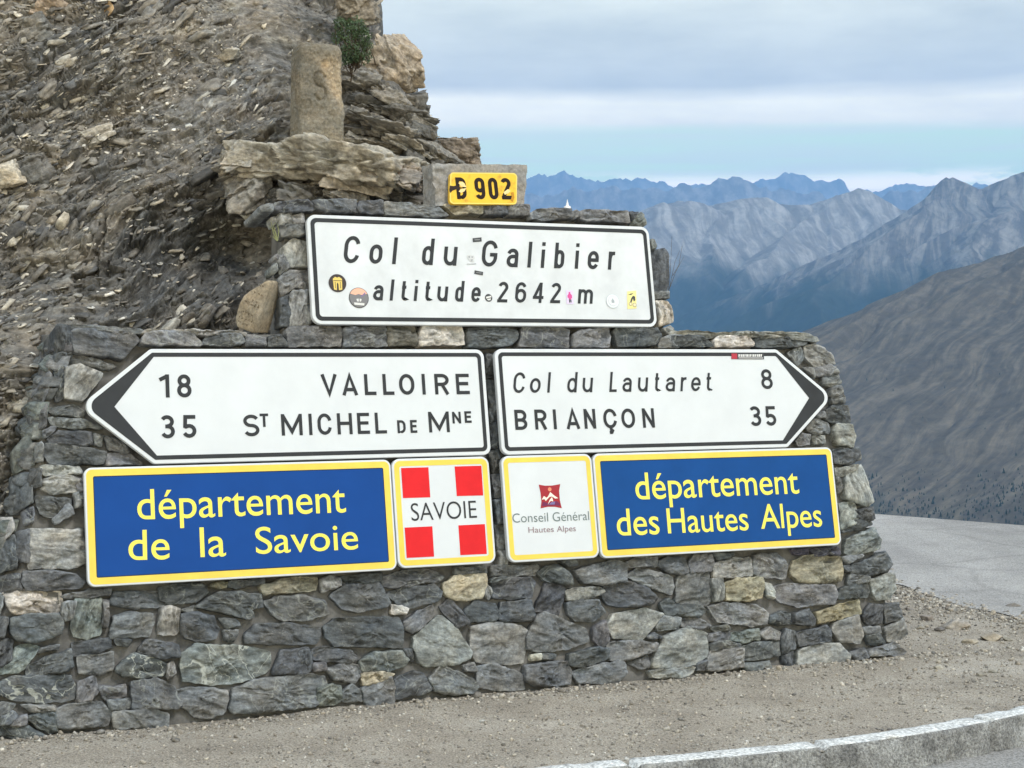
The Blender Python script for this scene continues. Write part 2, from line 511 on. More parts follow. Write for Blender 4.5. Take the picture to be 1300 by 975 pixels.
def build_setting():
    # gravel apron: from the kerb to the rim of the pass
    nt_ = 300
    rows = []
    tt = np.linspace(0, 1, nt_) ** 1.7
    xs = np.concatenate([[-14, -11], KX, [9.0, 12.0]])
    ys = np.concatenate([[4.6, 4.9], KY, [10.2, 11.0]])
    bx = xs + 0.0; by = ys + 0.02
    far = EDGE_A + EDGE_K * bx
    X = np.repeat(bx[None], nt_, 0); Y = by[None] + (far - by)[None] * tt[:, None]
    Z = ground_z(X.ravel(), Y.ravel())
    edge_fade = 1.0
    v = np.stack([X.ravel(), Y.ravel(), Z], -1)
    o = mesh('ground', v, [grid_faces(nt_, len(bx))], M_GRIT, smooth=True)
    tag(o, kind='structure')
    # road on the right, up to the rim
    yy = np.linspace(8.3, 17.6, 70)
    left = np.stack([road_edge_x(yy) + fbm(np.stack([yy * 1.7, yy * 0, yy * 0], 1), 4) * 0.10 - .10, yy], 1)
    right_x = np.minimum((yy - EDGE_A) / EDGE_K - 0.02, 12.0)
    cols = 60
    f = np.linspace(0, 1, cols)
    X = left[:, :1] + (np.maximum(right_x, left[:, 0] + 0.01)[:, None] - left[:, :1]) * f[None]
    Y = np.repeat(yy[:, None], cols, 1)
    v = np.stack([X.ravel(), Y.ravel(), np.full(X.size, 0.004)], -1)
    tag(mesh('road', v, [grid_faces(len(yy), cols)], M_ASPH, smooth=True), kind='structure')
    # lower road in front of the kerb
    v = np.array([[-14, -8, -.105], [16, -8, -.105], [16, 12, -.105], [-14, 7, -.105]], float)
    xs = np.linspace(-16, 18, 60); k2 = np.interp(xs, KX, KY) + 0.05
    X = np.repeat(xs[None], 30, 0); Y = -8 + (k2 + 8)[None] * np.linspace(0, 1, 30)[:, None]
    v = np.stack([X.ravel(), Y.ravel(), np.full(X.size, -.105)], -1)
    tag(mesh('road', v, [grid_faces(30, 60)], M_ASPH, smooth=True), kind='structure')
    # kerb: one run of rough granite stones with joints every ~0.9 m
    prof = [(-0.022, -0.13), (-0.018, -0.09), (-0.014, -0.05), (-0.010, -0.02), (-0.006, 0.005), (-0.003, 0.022), (0.002, 0.029), (0.012, 0.031), (0.05, 0.032), (0.09, 0.031), (0.112, 0.028), (0.122, 0.0), (0.125, -0.05)]
    k = 900
    ts = np.linspace(0, _ts[-1], k)
    px_, py_ = np.interp(ts, _ts, KX), np.interp(ts, _ts, KY)
    nx_, ny_ = np.interp(ts, _ts, KNrm[:, 0]), np.interp(ts, _ts, KNrm[:, 1])
    joint_at = np.cumsum(np.concatenate([[0.35], 0.8 + 0.35 * np.random.default_rng(3).random(30)]))
    dj = np.min(np.abs(ts[:, None] - joint_at[None]), axis=1)
    gap = np.exp(-(dj / 0.013) ** 2) * 2.2
    vv = []
    for a, z in prof:
        P = np.stack([px_ + nx_ * a, py_ + ny_ * a, np.full(k, z)], -1)
        q = P.copy(); q[:, 2] += 3.1 * a
        nse = fbm(q * 14, 4) * 0.0085 + np.clip(fbm(q * 5 + 9, 3) - .28, 0, 1) * -.05
        P[:, 2] += nse * (.45 if z > 0.026 else 0.4) - gap * 0.02
        sh = -nse * (1.3 if a < 0.012 else 0.2) + gap * 0.02 * (1 if a < 0.05 else -0.5)
        P[:, 0] += nx_ * sh; P[:, 1] += ny_ * sh
        vv.append(P)
    o = mesh('kerb', np.concatenate(vv), [grid_faces(len(prof), k)], M_KERB)
    o.data.materials.append(M_KERBTOP)
    mi = np.zeros((len(prof) - 1, k - 1), np.int32); mi[6:10] = 1
    o.data.polygons.foreach_set('material_index', mi.ravel())
    tag(o, kind='structure')


build_setting()


# ------------------------------------------------------------------ far country
def mountain_mat(name, rock, scree, low, z_lo, z_hi, L, streak=1.0, low_amt=1.0):
    """bare rock and paler scree above, dark growth below; streaks run down the fall line ('fall' attribute)"""
    m, nt, b = mat(name)
    nd, lk = nt.nodes, nt.links
    fall = N(nd, 'ShaderNodeAttribute', attribute_name='fall')
    hgt = N(nd, 'ShaderNodeAttribute', attribute_name='hgt')
    mp_ = N(nd, 'ShaderNodeMapping'); mp_.inputs['Scale'].default_value = (1 / (L * .055), 1 / (L * .18), 1 / (L * .09))
    lk.new(fall.outputs['Vector'], mp_.inputs[0])
    a = N(nd, 'ShaderNodeTexNoise', inp={'Scale': 1.0, 'Detail': 9.0, 'Roughness': 0.72, 'Distortion': 0.3})
    lk.new(mp_.outputs[0], a.inputs[0])
    r = N(nd, 'ShaderNodeMapRange', interpolation_type='SMOOTHSTEP', inp={1: 0.42, 2: 0.62, 3: 0.0, 4: 1.0})
    lk.new(a.outputs[0], r.inputs[0])
    mx = N(nd, 'ShaderNodeMix', data_type='RGBA')
    mx.inputs[6].default_value = (*rock, 1); mx.inputs[7].default_value = (*scree, 1)
    lk.new(r.outputs[0], mx.inputs[0])
    mp2_ = N(nd, 'ShaderNodeMapping'); mp2_.inputs['Scale'].default_value = (1 / (L * .2), 1 / (L * .3), 1 / (L * .2))
    lk.new(fall.outputs['Vector'], mp2_.inputs[0])
    c = N(nd, 'ShaderNodeTexNoise', inp={'Scale': 1.0, 'Detail': 8.0, 'Roughness': 0.6, 'Distortion': 0.4})
    lk.new(mp2_.outputs[0], c.inputs[0])
    ad = N(nd, 'ShaderNodeMath', operation='MULTIPLY_ADD', inp={1: (z_hi - z_lo) * 2.2, 2: -(z_hi - z_lo) * 1.1})
    lk.new(c.outputs[0], ad.inputs[0])
    su = N(nd, 'ShaderNodeMath', operation='ADD'); lk.new(ad.outputs[0], su.inputs[0]); lk.new(hgt.outputs['Fac'], su.inputs[1])
    lo = N(nd, 'ShaderNodeMapRange', interpolation_type='SMOOTHSTEP', inp={1: z_hi, 2: z_lo, 3: 0.0, 4: low_amt})
    lk.new(su.outputs[0], lo.inputs[0])
    m2 = N(nd, 'ShaderNodeMix', data_type='RGBA'); m2.inputs[7].default_value = (*low, 1)
    lk.new(lo.outputs[0], m2.inputs[0]); lk.new(mx.outputs[2], m2.inputs[6])
    ge = N(nd, 'ShaderNodeNewGeometry')
    f1 = N(nd, 'ShaderNodeTexNoise', inp={'Scale': 1 / (L * .05), 'Detail': 10.0, 'Roughness': 0.72, 'Distortion': 0.2})
    lk.new(ge.outputs['Position'], f1.inputs[0])
    f2 = N(nd, 'ShaderNodeMapRange', inp={1: .3, 2: .7, 3: .70, 4: 1.30}); lk.new(f1.outputs[0], f2.inputs[0])
    f3 = N(nd, 'ShaderNodeVectorMath', operation='SCALE')
    lk.new(m2.outputs[2], f3.inputs[0]); lk.new(f2.outputs[0], f3.inputs['Scale'])
    lk.new(f3.outputs[0], b.inputs['Base Color'])
    b.inputs['Roughness'].default_value = 1.0
    b.inputs['Specular IOR Level'].default_value = 0.0
    return m


def mountain(name, sky_px, D, run, drop, m, nx=420, nr=150, spur=0.3, L=1200.0, seed=0, shape=0.85, skew=0.0, jag=0.0, cross=0.0):
    """a range whose crest follows the skyline at distance D and falls towards the viewer over `run` metres"""
    s = np.array(sky_px, float)
    px = np.linspace(s[0, 0], s[-1, 0], nx)
    py = np.interp(px, s[:, 0], s[:, 1])
    X0 = (px - 650) / FPX * D
    ridge = EYE + (HOR - py) / FPX * D
    jn = fbm(np.stack([X0 / (L * .10), X0 * 0 + seed, X0 * 0], 1), 5, .6)
    ridge = ridge + jn * jag
    t = np.concatenate([-np.linspace(0.5, 0.03, 10), np.linspace(0, 1, nr) ** 1.25])
    T, XX = np.meshgrid(t, X0, indexing='ij'); RG = np.repeat(ridge[None], len(t), 0)
    Tp = np.clip(T, 0, 1)
    Y = D - T * run + cross * (XX - X0.mean())
    X = XX + skew * T * run
    Z = RG - drop * Tp ** shape - np.where(T < 0, -T * run * 0.75, 0)
    q = np.stack([X.ravel() / L, (Y.ravel()) / (L * 2.2), np.full(X.size, seed * 3.7)], -1)
    wrp = fbm(q * 0.8 + 5.1, 3)[:, None] * 0.45
    rd = ridged(q + wrp, 5)
    q2 = np.stack([X.ravel() / (L * .25), Y.ravel() / (L * .4), np.full(X.size, seed * 1.3)], -1)
    fine = ridged(q2 + wrp * 2, 5)
    env = (sstep(0, .35, Tp) * (1 - 0.35 * Tp)).ravel()
    amp = spur * drop
    Z = Z.ravel() + (np.minimum(rd, 1.02) - 1.0) * amp * env + (np.minimum(fine, 1.1) - 1.0) * amp * 0.45 * (0.12 + env)
    Y = Y.ravel() - (rd - 1.0) * amp * 0.5 * env
    v = np.stack([X.ravel(), Y, Z], -1)
    fall = np.stack([X.ravel() - skew * T.ravel() * run, T.ravel() * run, Z], -1)
    o = mesh(name, v, [grid_faces(len(t), nx)], m, smooth=True, attrs={'fall': fall, 'hgt': Z})
    return tag(o, kind='structure')


# far, blue skyline (px traced on the photo's skyline, continued past both sides of the frame)
M_FAR = mountain_mat('far_rock', (.15, .15, .155), (.27, .26, .25), (.06, .075, .08), 300, 900, 3000)
FAR1 = [(-400, 250), (0, 235), (300, 240), (560, 232), (640, 228), (672, 226), (690, 223), (717, 217), (730, 222), (745, 223), (756, 231),
        (780, 229), (800, 229), (818, 226), (835, 229), (850, 236), (880, 235), (905, 237), (930, 236), (965, 231), (985, 227),
        (1005, 222), (1030, 224), (1050, 231), (1065, 229), (1078, 240), (1100, 244), (1130, 239), (1150, 234), (1170, 237), (1200, 240),
        (1300, 236), (1500, 225), (1800, 235)]
mountain('mountains', FAR1, 26000, 5200, 3400, M_FAR, nx=620, nr=100, spur=.30, L=2600, seed=1, jag=90)
FAR2 = [(-400, 270), (0, 262), (300, 260), (560, 256), (640, 250), (673, 246), (695, 251), (727, 239), (752, 244), (773, 234), (795, 239),
        (830, 242), (850, 240), (865, 236), (890, 237), (905, 231), (918, 228), (930, 224), (945, 230), (960, 236), (985, 241), (1010, 244),
        (1060, 250), (1120, 246), (1180, 240), (1300, 238), (1500, 232), (1800, 240)]
mountain('mountains', FAR2, 19000, 4200, 2600, M_FAR, nx=620, nr=120, spur=.32, L=1900, seed=2, jag=60)
M_MID = mountain_mat('mid_rock', (.19, .18, .165), (.35, .335, .31), (.032, .045, .04), 330, 640, 1500)


def ridge_range(name, sky_px, D, run, m, nx, ny, n_spur, alpha=(0.0, .5), slope=.42, k=.74, back=900.0, seed=0, rough=22.0, L=900.0, base=-1500.0,
                crest_k=None, branch=True, spur_px=None, extra=(), gully=18.0, gull_w=70.0, fall_dir=None):
    """a range built from its crest and the ridges that run down from it: the ground falls from every ridge line at a steady slope"""
    g = np.random.default_rng(seed)
    s = np.array(sky_px, float)
    px = np.linspace(s[0, 0], s[-1, 0], 90); py = np.interp(px, s[:, 0], s[:, 1])
    cr = np.stack([(px - 650) / FPX * D, np.full(len(px), D), EYE + (HOR - py) / FPX * D], 1)
    cr[1:-1, 1] += g.normal(0, run * .03, len(px) - 2)
    segs = [(cr[i], cr[i + 1], crest_k or k) for i in range(len(cr) - 1)]
    starts = g.uniform(s[0, 0], s[-1, 0], n_spur) if spur_px is None else np.array(spur_px, float)
    def walk(p, ang, sl, length, steps, kk, depth):
        step = length / steps
        for i in range(steps):
            ang2 = ang + g.normal(0, .22)
            sl2 = sl * g.uniform(.55, 1.4)
            q = p + np.array([math.sin(ang2) * step, -math.cos(ang2) * step, -sl2 * step])
            segs.append((p, q, kk))
            if depth and i > 0:
                for sd in (-1, 1):
                    if g.random() < .75: walk(q, ang2 + sd * g.uniform(.7, 1.15), sl * 1.25, length * g.uniform(.16, .32), 2, kk * 1.12, depth - 1)
            p = q
    for x in starts:
        y = np.interp(x, s[:, 0], s[:, 1])
        p = np.array([(x - 650) / FPX * D, D, EYE + (HOR - y) / FPX * D])
        walk(p, alpha[0] + g.normal(0, alpha[1]), slope, run * g.uniform(.7, 1.05), 5, k, 1 if branch else 0)
    for poly in extra:
        w3 = [at_depth(x, y, Y) for x, y, Y in poly]
        for p, q in zip(w3, w3[1:]):
            segs.append((p, q, k))
    X = np.linspace(cr[0, 0], cr[-1, 0], nx); Y = np.concatenate([np.linspace(D + back, D + back * .1, 14), D - run * np.linspace(-.02, 1, ny)])
    XX, YY = np.meshgrid(X, Y); x, y = XX.ravel(), YY.ravel()
    w0 = np.stack([x / (L * .5), y / (L * .5), x * 0 + seed], 1)
    wx, wy = fbm(w0, 3) * L * .07, fbm(w0 + 40, 3) * L * .07
    xw, yw = x + wx, y + wy
    Z = np.full(x.size, -1e9); S = np.zeros(x.size); Dm = np.zeros(x.size)
    acc = 0.0
    for p, q, kk in segs:
        d = q[:2] - p[:2]; l2 = d @ d; ln = math.sqrt(l2)
        lo, hi = min(p[0], q[0]) - 2600, max(p[0], q[0]) + 2600
        sel = np.where((xw > lo) & (xw < hi))[0]
        t = np.clip(((xw[sel] - p[0]) * d[0] + (yw[sel] - p[1]) * d[1]) / l2, 0, 1)
        dist = np.hypot(xw[sel] - p[0] - d[0] * t, yw[sel] - p[1] - d[1] * t)
        z = p[2] + (q[2] - p[2]) * t - kk * dist * (1 - .12 * np.minimum(dist / 900, 1))
        up = z > Z[sel]
        i = sel[up]
        Z[i] = z[up]; S[i] = acc + t[up] * ln; Dm[i] = dist[up]
        acc += ln
    below = np.clip(Dm / 120, 0, 1)
    q3 = np.stack([x / 260, y / 260, x * 0 + seed], 1)
    gl = ridged(np.stack([S / gull_w, Dm / 650, S * 0 + seed], 1), 4) - 1.0
    Z = Z + (fbm(q3, 5) * rough + gl * gully) * (.18 + .82 * below)
    Z = np.maximum(Z, base)
    v = np.stack([x, y, Z], -1)
    fl_ = np.stack([S, Dm, x * .12 + y * .12], -1)
    if fall_dir is not None:
        ca, sa = math.cos(fall_dir), math.sin(fall_dir)
        fl_ = np.stack([(xw * ca + yw * sa) * 1.0, (-xw * sa + yw * ca) * .42, x * 0], -1)
    o = mesh(name, v, [grid_faces(len(Y), nx)], m, smooth=False, attrs={'fall': fl_, 'hgt': Z})
    return tag(o, kind='structure')


MID = [(300, 330), (560, 310), (700, 285), (780, 276), (820, 267), (845, 262), (866, 255), (880, 263), (897, 261), (925, 257), (958, 251),
       (978, 252), (1008, 262), (1040, 256), (1066, 248), (1080, 242), (1091, 238), (1100, 242), (1112, 251), (1122, 262), (1150, 273),
       (1180, 280), (1240, 285), (1340, 290), (1600, 300)]
ridge_range('mountains', MID, 10500, 3400, M_MID, 820, 330, 0, (0.0, .45), seed=3, L=1300, rough=24, gully=14, gull_w=120, fall_dir=.12,
            spur_px=[640, 720, 790, 866, 905, 958, 1010, 1150, 1230, 1330, 1450],
            extra=[[(1091, 239, 10500), (1048, 268, 10250), (1018, 282, 9950), (988, 304, 9650), (960, 330, 9250), (940, 356, 8900)],
                   [(1091, 239, 10500), (1102, 268, 10200), (1118, 292, 9900), (1130, 320, 9500), (1120, 350, 9100)],
                   [(1066, 249, 10500), (1062, 280, 10150), (1056, 306, 9800), (1040, 335, 9400)],
                   [(866, 256, 10500), (880, 285, 10150), (894, 312, 9800), (900, 345, 9300)]])
M_MID2 = mountain_mat('dark_rock', (.105, .10, .095), (.24, .23, .21), (.03, .045, .042), 200, 520, 1000)  # darker rock tones for the range on the right
RT2 = [(800, 430), (900, 385), (1000, 345), (1060, 318), (1100, 300), (1140, 276), (1155, 264), (1170, 256), (1183, 248), (1195, 238), (1209, 224),
       (1222, 229), (1235, 232), (1247, 242), (1262, 236), (1280, 228), (1300, 222), (1400, 190), (1600, 170)]
ridge_range('mountains', RT2, 8600, 2700, M_MID2, 620, 280, 0, (-.35, .35), slope=.46, k=.7, seed=4, L=1100, rough=18, gully=11, gull_w=110, fall_dir=-.3,
            spur_px=[1000, 1060, 1110, 1155, 1183, 1209, 1235, 1265, 1300, 1350, 1420, 1500])
M_NEAR = mountain_mat('heath_slope', (.078, .068, .053), (.138, .119, .090), (.040, .046, .030), -330, -225, 520)
NEAR = [(600, 640), (700, 560), (780, 512), (850, 470), (905, 447), (960, 432), (1010, 432), (1052, 436), (1075, 420), (1100, 402), (1135, 380), (1180, 357), (1235, 336),
        (1300, 316), (1400, 280), (1650, 200)]
ridge_range('hill', NEAR, 4200, 2300, M_NEAR, 640, 460, 0, (-.52, .10), slope=.32, k=.44, seed=15, L=600, rough=9, gully=9, gull_w=34, base=-800, branch=False, fall_dir=-.62,
            spur_px=[1120, 1150, 1175, 1200, 1225, 1250, 1285, 1320, 1350, 1385, 1420, 1460, 1500, 1550])

# the shoulder below the rim, falling to the valley, and the valley floor to the horizon
M_SHOULDER = rough_ground('shoulder_scree', (.10, .095, .08), (.15, .14, .12), (.06, .06, .05), 0.2, 0.5)


def build_low_ground():
    al = np.array([0.718, -0.696]); ou = np.array([0.696, 0.718])
    s = np.linspace(-60, 60, 60)
    ds = [0, 1.0, 6, 30, 200, 900, 2600]
    zs = [-0.05, -0.35, -3.2, -20, -150, -700, -1660]
    base = np.array([3.7, EDGE_A + EDGE_K * 3.7])
    v = []
    for d, z in zip(ds, zs):
        spread = 1 + d / 60.0
        P = base + np.outer(s * spread, al) + ou * d
        v.append(np.concatenate([P, np.full((len(s), 1), z)], 1))
    tag(mesh('hillside', np.concatenate(v), [grid_faces(len(ds), len(s))], M_SHOULDER, smooth=True), kind='structure')
    m = rough_ground('valley_floor', (.05, .06, .04), (.08, .085, .06), (.03, .04, .03), 0.002, 0.0)
    g = np.linspace(-33000, 33000, 24); gy = np.linspace(-1500, 33000, 16)
    X, Y = np.meshgrid(g, gy)
    v = np.stack([X.ravel(), Y.ravel(), np.full(X.size, -1600.0)], -1)
    tag(mesh('valley', v, [grid_faces(16, 24)], m, smooth=True), kind='structure')


build_low_ground()

# dark conifers dotted over the foot of the heath slope: too many to count, one object
def build_forest():
    hill = [o for o in scene.objects if o.name == 'hill'][0]
    n = len(hill.data.vertices)
    co = np.zeros(n * 3); hill.data.vertices.foreach_get('co', co); co = co.reshape(-1, 3)
    px = co[:, 0] / co[:, 1] * FPX + 650; py = HOR - (co[:, 2] - EYE) / co[:, 1] * FPX
    q = np.stack([px / 90, py / 40, px * 0], 1)
    dens = sstep(560, 665, py) * 1.1 + fbm(q, 3) * 0.35 - 0.25
    ok = np.where((px > 1060) & (px < 1480) & (py > 470) & (py < 700) & (rng.random(n) < np.clip(dens, 0.006, 1) * 0.6))[0]
    bag = Bag()
    k = 6
    ang = np.arange(k) * 2 * math.pi / k
    for i in rng.permutation(ok)[:1500]:
        h = rng.uniform(3, 7) * (1 if rng.random() < .9 else 1.5); r = h * rng.uniform(.22, .36)
        p = co[i] + np.array([rng.uniform(-8, 8), rng.uniform(-8, 8), -1.0])
        vs_, fs = [], []
        for lev, (z0, z1, rr) in enumerate([(0.08, .55, 1.0), (.35, .8, .72), (.6, 1.0, .45)]):
            ring = np.stack([np.cos(ang + lev) * r * rr * rng.uniform(.75, 1.2, k), np.sin(ang + lev) * r * rr * rng.uniform(.75, 1.2, k), np.full(k, z0 * h) + rng.uniform(-.05, .05, k) * h], 1)
            b0 = len(vs_) * (k + 1)
            vs_.append(np.concatenate([ring, [[0, 0, z1 * h]]]))
            fs.append(np.array([[b0 + j, b0 + (j + 1) % k, b0 + k] for j in range(k)]))
        bag.add(np.concatenate(vs_) + p, fs)
    o = bag.build('conifer_forest', plain('conifer_green', (.022, .032, .02), 0.9, 0.4, 0.05))
    tag(o, 'dark conifers scattered over the foot of the far heath slope', 'forest', kind='stuff')


build_forest()

# the air between: one closed box of thin haze round everything
def build_haze():
    x0, x1, y0, y1, z0, z1 = -34000, 34000, -1600, 34000, -1602, 3700
    v = [(x0, y0, z0), (x1, y0, z0), (x1, y1, z0), (x0, y1, z0), (x0, y0, z1), (x1, y0, z1), (x1, y1, z1), (x0, y1, z1)]
    f = [[0, 3, 2, 1], [4, 5, 6, 7], [0, 1, 5, 4], [1, 2, 6, 5], [2, 3, 7, 6], [3, 0, 4, 7]]
    m = bpy.data.materials.new('haze_air'); m.use_nodes = True
    nt = m.node_tree; nt.nodes.clear()
    out = nt.nodes.new('ShaderNodeOutputMaterial')
    p = N(nt.nodes, 'ShaderNodeVolumePrincipled')
    p.inputs['Color'].default_value = (0.24, 0.52, 0.95, 1)
    p.inputs['Density'].default_value = 5.0e-5
    p.inputs['Anisotropy'].default_value = 0.0
    nt.links.new(p.outputs[0], out.inputs['Volume'])
    o = mesh('haze', v, f, m)
    tag(o, kind='stuff')


build_haze()

# ================================================================== ROCK SLOPE BEHIND THE WALL
HILL_D = 9.4
EDGE_PX = [(472, -90), (474, -30), (476, 0), (470, 22), (474, 44), (496, 54), (512, 66), (523, 84), (521, 105), (524, 118), (535, 132), (545, 150),
           (553, 172), (558, 190), (575, 225), (590, 300), (600, 420), (610, 700)]
_e = np.array(EDGE_PX, float)
_ez = EYE + (HOR - _e[:, 1]) / FPX * HILL_D
_ex = (_e[:, 0] - 650) / FPX * HILL_D
_o = np.argsort(_ez)
_ez, _ex = _ez[_o], _ex[_o]
BED_A = R_(27)                       # dip of the slates across the picture
hill_pts = {}


def build_hill():
    RAD = 0.9
    zs = np.linspace(-0.25, 4.75, 640)
    ns, na, nb = 660, 90, 14
    cols = ns + na + nb
    Z = np.repeat(zs[:, None], cols, 1)
    ysil = 8.25 + 0.45 + (zs - 1.7) * 0.70 + 0.9
    pys = HOR - (zs - EYE) / ysil * FPX
    _oy = np.argsort(_e[:, 1])
    Xe = (np.interp(pys, _e[_oy, 1], _e[_oy, 0]) - 650) / FPX * ysil
    X = np.zeros_like(Z); Yr = np.zeros_like(Z)
    f = np.linspace(0, 1, ns)
    flat_end = Xe - RAD
    X[:, :ns] = -4.6 + (flat_end + 4.6)[:, None] * f[None]
    a = np.linspace(0, math.pi / 2, na + 1)[1:]
    X[:, ns:ns + na] = flat_end[:, None] + RAD * np.sin(a)[None]
    Yr[:, ns:ns + na] = RAD * 1.5 * (1 - np.cos(a))[None]
    b = np.linspace(0, 1, nb + 1)[1:]
    X[:, ns + na:] = Xe[:, None] - 0.25 * b[None] ** 2 * 4
    Yr[:, ns + na:] = RAD * 1.5 + 5.0 * b[None]
    lift = np.clip(Z - 1.7, -9, 9)
    Y = 8.25 + 0.25 * (np.clip(X, -4.6, 0) + 2) + lift * 0.70 + Yr
    P = np.stack([X.ravel(), Y.ravel(), Z.ravel()], -1)
    ca, sa = math.cos(BED_A), math.sin(BED_A)
    warp = fbm(P * np.array([.7, .7, .7]), 3)
    al = P[:, 0] * ca + P[:, 2] * sa
    ac = -P[:, 0] * sa + P[:, 2] * ca + warp * 0.22
    yy = P[:, 1]
    # soft scree chute in the upper middle, laminated bedrock elsewhere
    pxx = P[:, 0] / P[:, 1] * FPX + 650; pyy = HOR - (P[:, 2] - EYE) / P[:, 1] * FPX
    chute = np.exp(-(((pxx - 255 - (pyy - 140) * -0.35) / 95) ** 2)) * sstep(270, 190, pyy)
    rock = 1 - 0.8 * chute
    big = fbm(np.stack([al * .55, ac * 1.3, yy * .5], 1) + 3, 4) * 0.20
    led = np.stack([al * 1.4, ac * 5.5, yy * 1.5], 1)
    rid = ridged(led, 4)
    saw = ac * 8.0 + fbm(np.stack([al * 1.6, ac * 4, yy], 1), 4) * 2.4
    saw = saw - np.floor(saw)
    mask = sstep(-0.15, 0.35, fbm(np.stack([al * 1.1, ac * 1.8, yy], 1) + 9, 3))
    saw2 = ac * 23.0 + fbm(np.stack([al * 2.6, ac * 6, yy * 2], 1) + 40, 4) * 3.0
    saw2 = saw2 - np.floor(saw2)
    fin = fbm(np.stack([al * 9, ac * 24, yy * 9], 1), 4)
    lump = fbm(P * 14 + 70, 3)
    d = big + rock * ((rid - 0.9) * 0.080 + (saw - .5) * 0.085 * mask + (saw2 - .5) * 0.032) + fin * 0.026 + chute * lump * 0.03
    # hollow under the jutting ledge
    holl = np.exp(-(((pxx - 300) / 60) ** 2 + ((pyy - 300) / 50) ** 2)) * 0.22
    d = d - holl
    nrm = np.array([0.10, -0.95, 0.22])
    jut = np.stack([rock * (saw - .5) * 0.01, d * 0, d * 0], -1)
    v = P + d[:, None] * nrm + jut
    # the slope was cut back to make room for the wall
    wy = 8.0 + .448 * v[:, 0] + np.where(v[:, 2] < 1.72, .62, .12) + (v[:, 2] - 1.6) * .17
    inw = sstep(-2.55, -2.4, v[:, 0]) * (v[:, 2] < 2.45)
    v[:, 1] -= .50 * np.exp(-((v[:, 0] + 2.40) / .36) ** 2) * sstep(2.0, 1.5, v[:, 2])
    wy = wy - .46 * sstep(-1.7, -2.05, v[:, 0]) * (v[:, 2] < 1.72)
    v[:, 1] = np.where(inw > 0, np.maximum(v[:, 1], wy * inw + v[:, 1] * (1 - inw)), v[:, 1])
    # colours of the ground itself: dark slate, brown earth, paler weathered bands
    bandn = fbm(np.stack([al * .9, ac * 2.2, yy * .5], 1) + 21, 4)
    earth = sstep(-0.2, 0.5, bandn)[:, None]
    slate = np.array([.125, .123, .118]); brown = np.array([.195, .180, .155]); pale = np.array([.30, .28, .24])
    tint = slate * (1 - earth) + brown * earth
    tint = tint * (1 - chute[:, None] * .6) + np.array([.18, .17, .155]) * chute[:, None] * .6
    pl = (sstep(.35, .8, fbm(np.stack([al * 3, ac * 9, yy * 2], 1) + 55, 4)) * .6)[:, None]
    tint = tint * (1 - pl) + pale * pl
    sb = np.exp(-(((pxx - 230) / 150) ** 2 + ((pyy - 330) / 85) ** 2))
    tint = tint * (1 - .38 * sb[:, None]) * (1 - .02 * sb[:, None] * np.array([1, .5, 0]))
    bed = np.stack([al, ac, yy], -1)
    # quads that go round into the back of the ridge keep their order
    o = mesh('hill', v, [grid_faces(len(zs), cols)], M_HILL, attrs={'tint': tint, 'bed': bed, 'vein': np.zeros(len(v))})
    tag(o, kind='structure')
    hill_pts.update(v=v.reshape(len(zs), cols, 3), px=pxx.reshape(len(zs), cols), py=pyy.reshape(len(zs), cols),
                    bed=bed.reshape(len(zs), cols, 3), ns=ns, na=na, chute=chute.reshape(len(zs), cols))


build_hill()


def rot_mats(n, tilt=1.0, g=rng):
    """random rotations (n,3,3)"""
    q = g.normal(size=(n, 4)); q[:, 0] += (1 - tilt) * 6
    q /= np.linalg.norm(q, axis=1)[:, None]
    w, x, y, z = q.T
    return np.stack([1 - 2 * (y * y + z * z), 2 * (x * y - z * w), 2 * (x * z + y * w),
                     2 * (x * y + z * w), 1 - 2 * (x * x + z * z), 2 * (y * z - x * w),
                     2 * (x * z - y * w), 2 * (y * z + x * w), 1 - 2 * (x * x + y * y)], -1).reshape(n, 3, 3)


def chips(pos, size, thick, R, tints, k=6, g=rng, asp_=(.45, .9)):
    """n angular chips as one vertex array: irregular k-sided plates with broken, uneven rims"""
    n = len(pos)
    an = (np.arange(k) + g.uniform(-.35, .35, (n, k))) * 2 * math.pi / k
    r = g.uniform(.55, 1.0, (n, k))
    asp = g.uniform(*asp_, (n, 1))
    x, y = np.cos(an) * r, np.sin(an) * r * asp
    top = np.stack([x * .86, y * .86, np.ones((n, k)) * .5 + g.uniform(-.25, .2, (n, k))], -1)
    bot = np.stack([x, y, -np.ones((n, k)) * .5 + g.uniform(-.2, .3, (n, k))], -1)
    p = np.concatenate([top, bot], 1)
    p[..., :2] *= size[:, None, None]; p[..., 2] *= (size * thick)[:, None]
    v = np.einsum('nij,nkj->nki', R, p) + pos[:, None]
    base = (np.arange(n) * 2 * k)[:, None]
    tf = base + np.arange(k)[None]
    bf = base + (k + np.arange(k)[::-1])[None]
    i = np.arange(k); j = (i + 1) % k
    side = (base[:, None] + np.stack([i + k, j + k, j, i], -1)[None]).reshape(-1, 4)
    bed = p + g.uniform(0, 50, (n, 1, 3))
    tt = np.repeat(tints[:, None], 2 * k, 1)
    return v.reshape(-1, 3), [np.concatenate([tf, bf]), side], bed.reshape(-1, 3), tt.reshape(-1, 3)


_ic = bmesh.new(); bmesh.ops.create_icosphere(_ic, subdivisions=3, radius=1.0)
ICO3 = np.array([tuple(v.co) for v in _ic.verts]); ICO3F = np.array([[v.index for v in f.verts] for f in _ic.faces]); _ic.free()
_ic = bmesh.new(); bmesh.ops.create_icosphere(_ic, subdivisions=6, radius=1.0)
ICO6 = np.array([tuple(v.co) for v in _ic.verts]); ICO6F = np.array([[v.index for v in f.verts] for f in _ic.faces]); _ic.free()


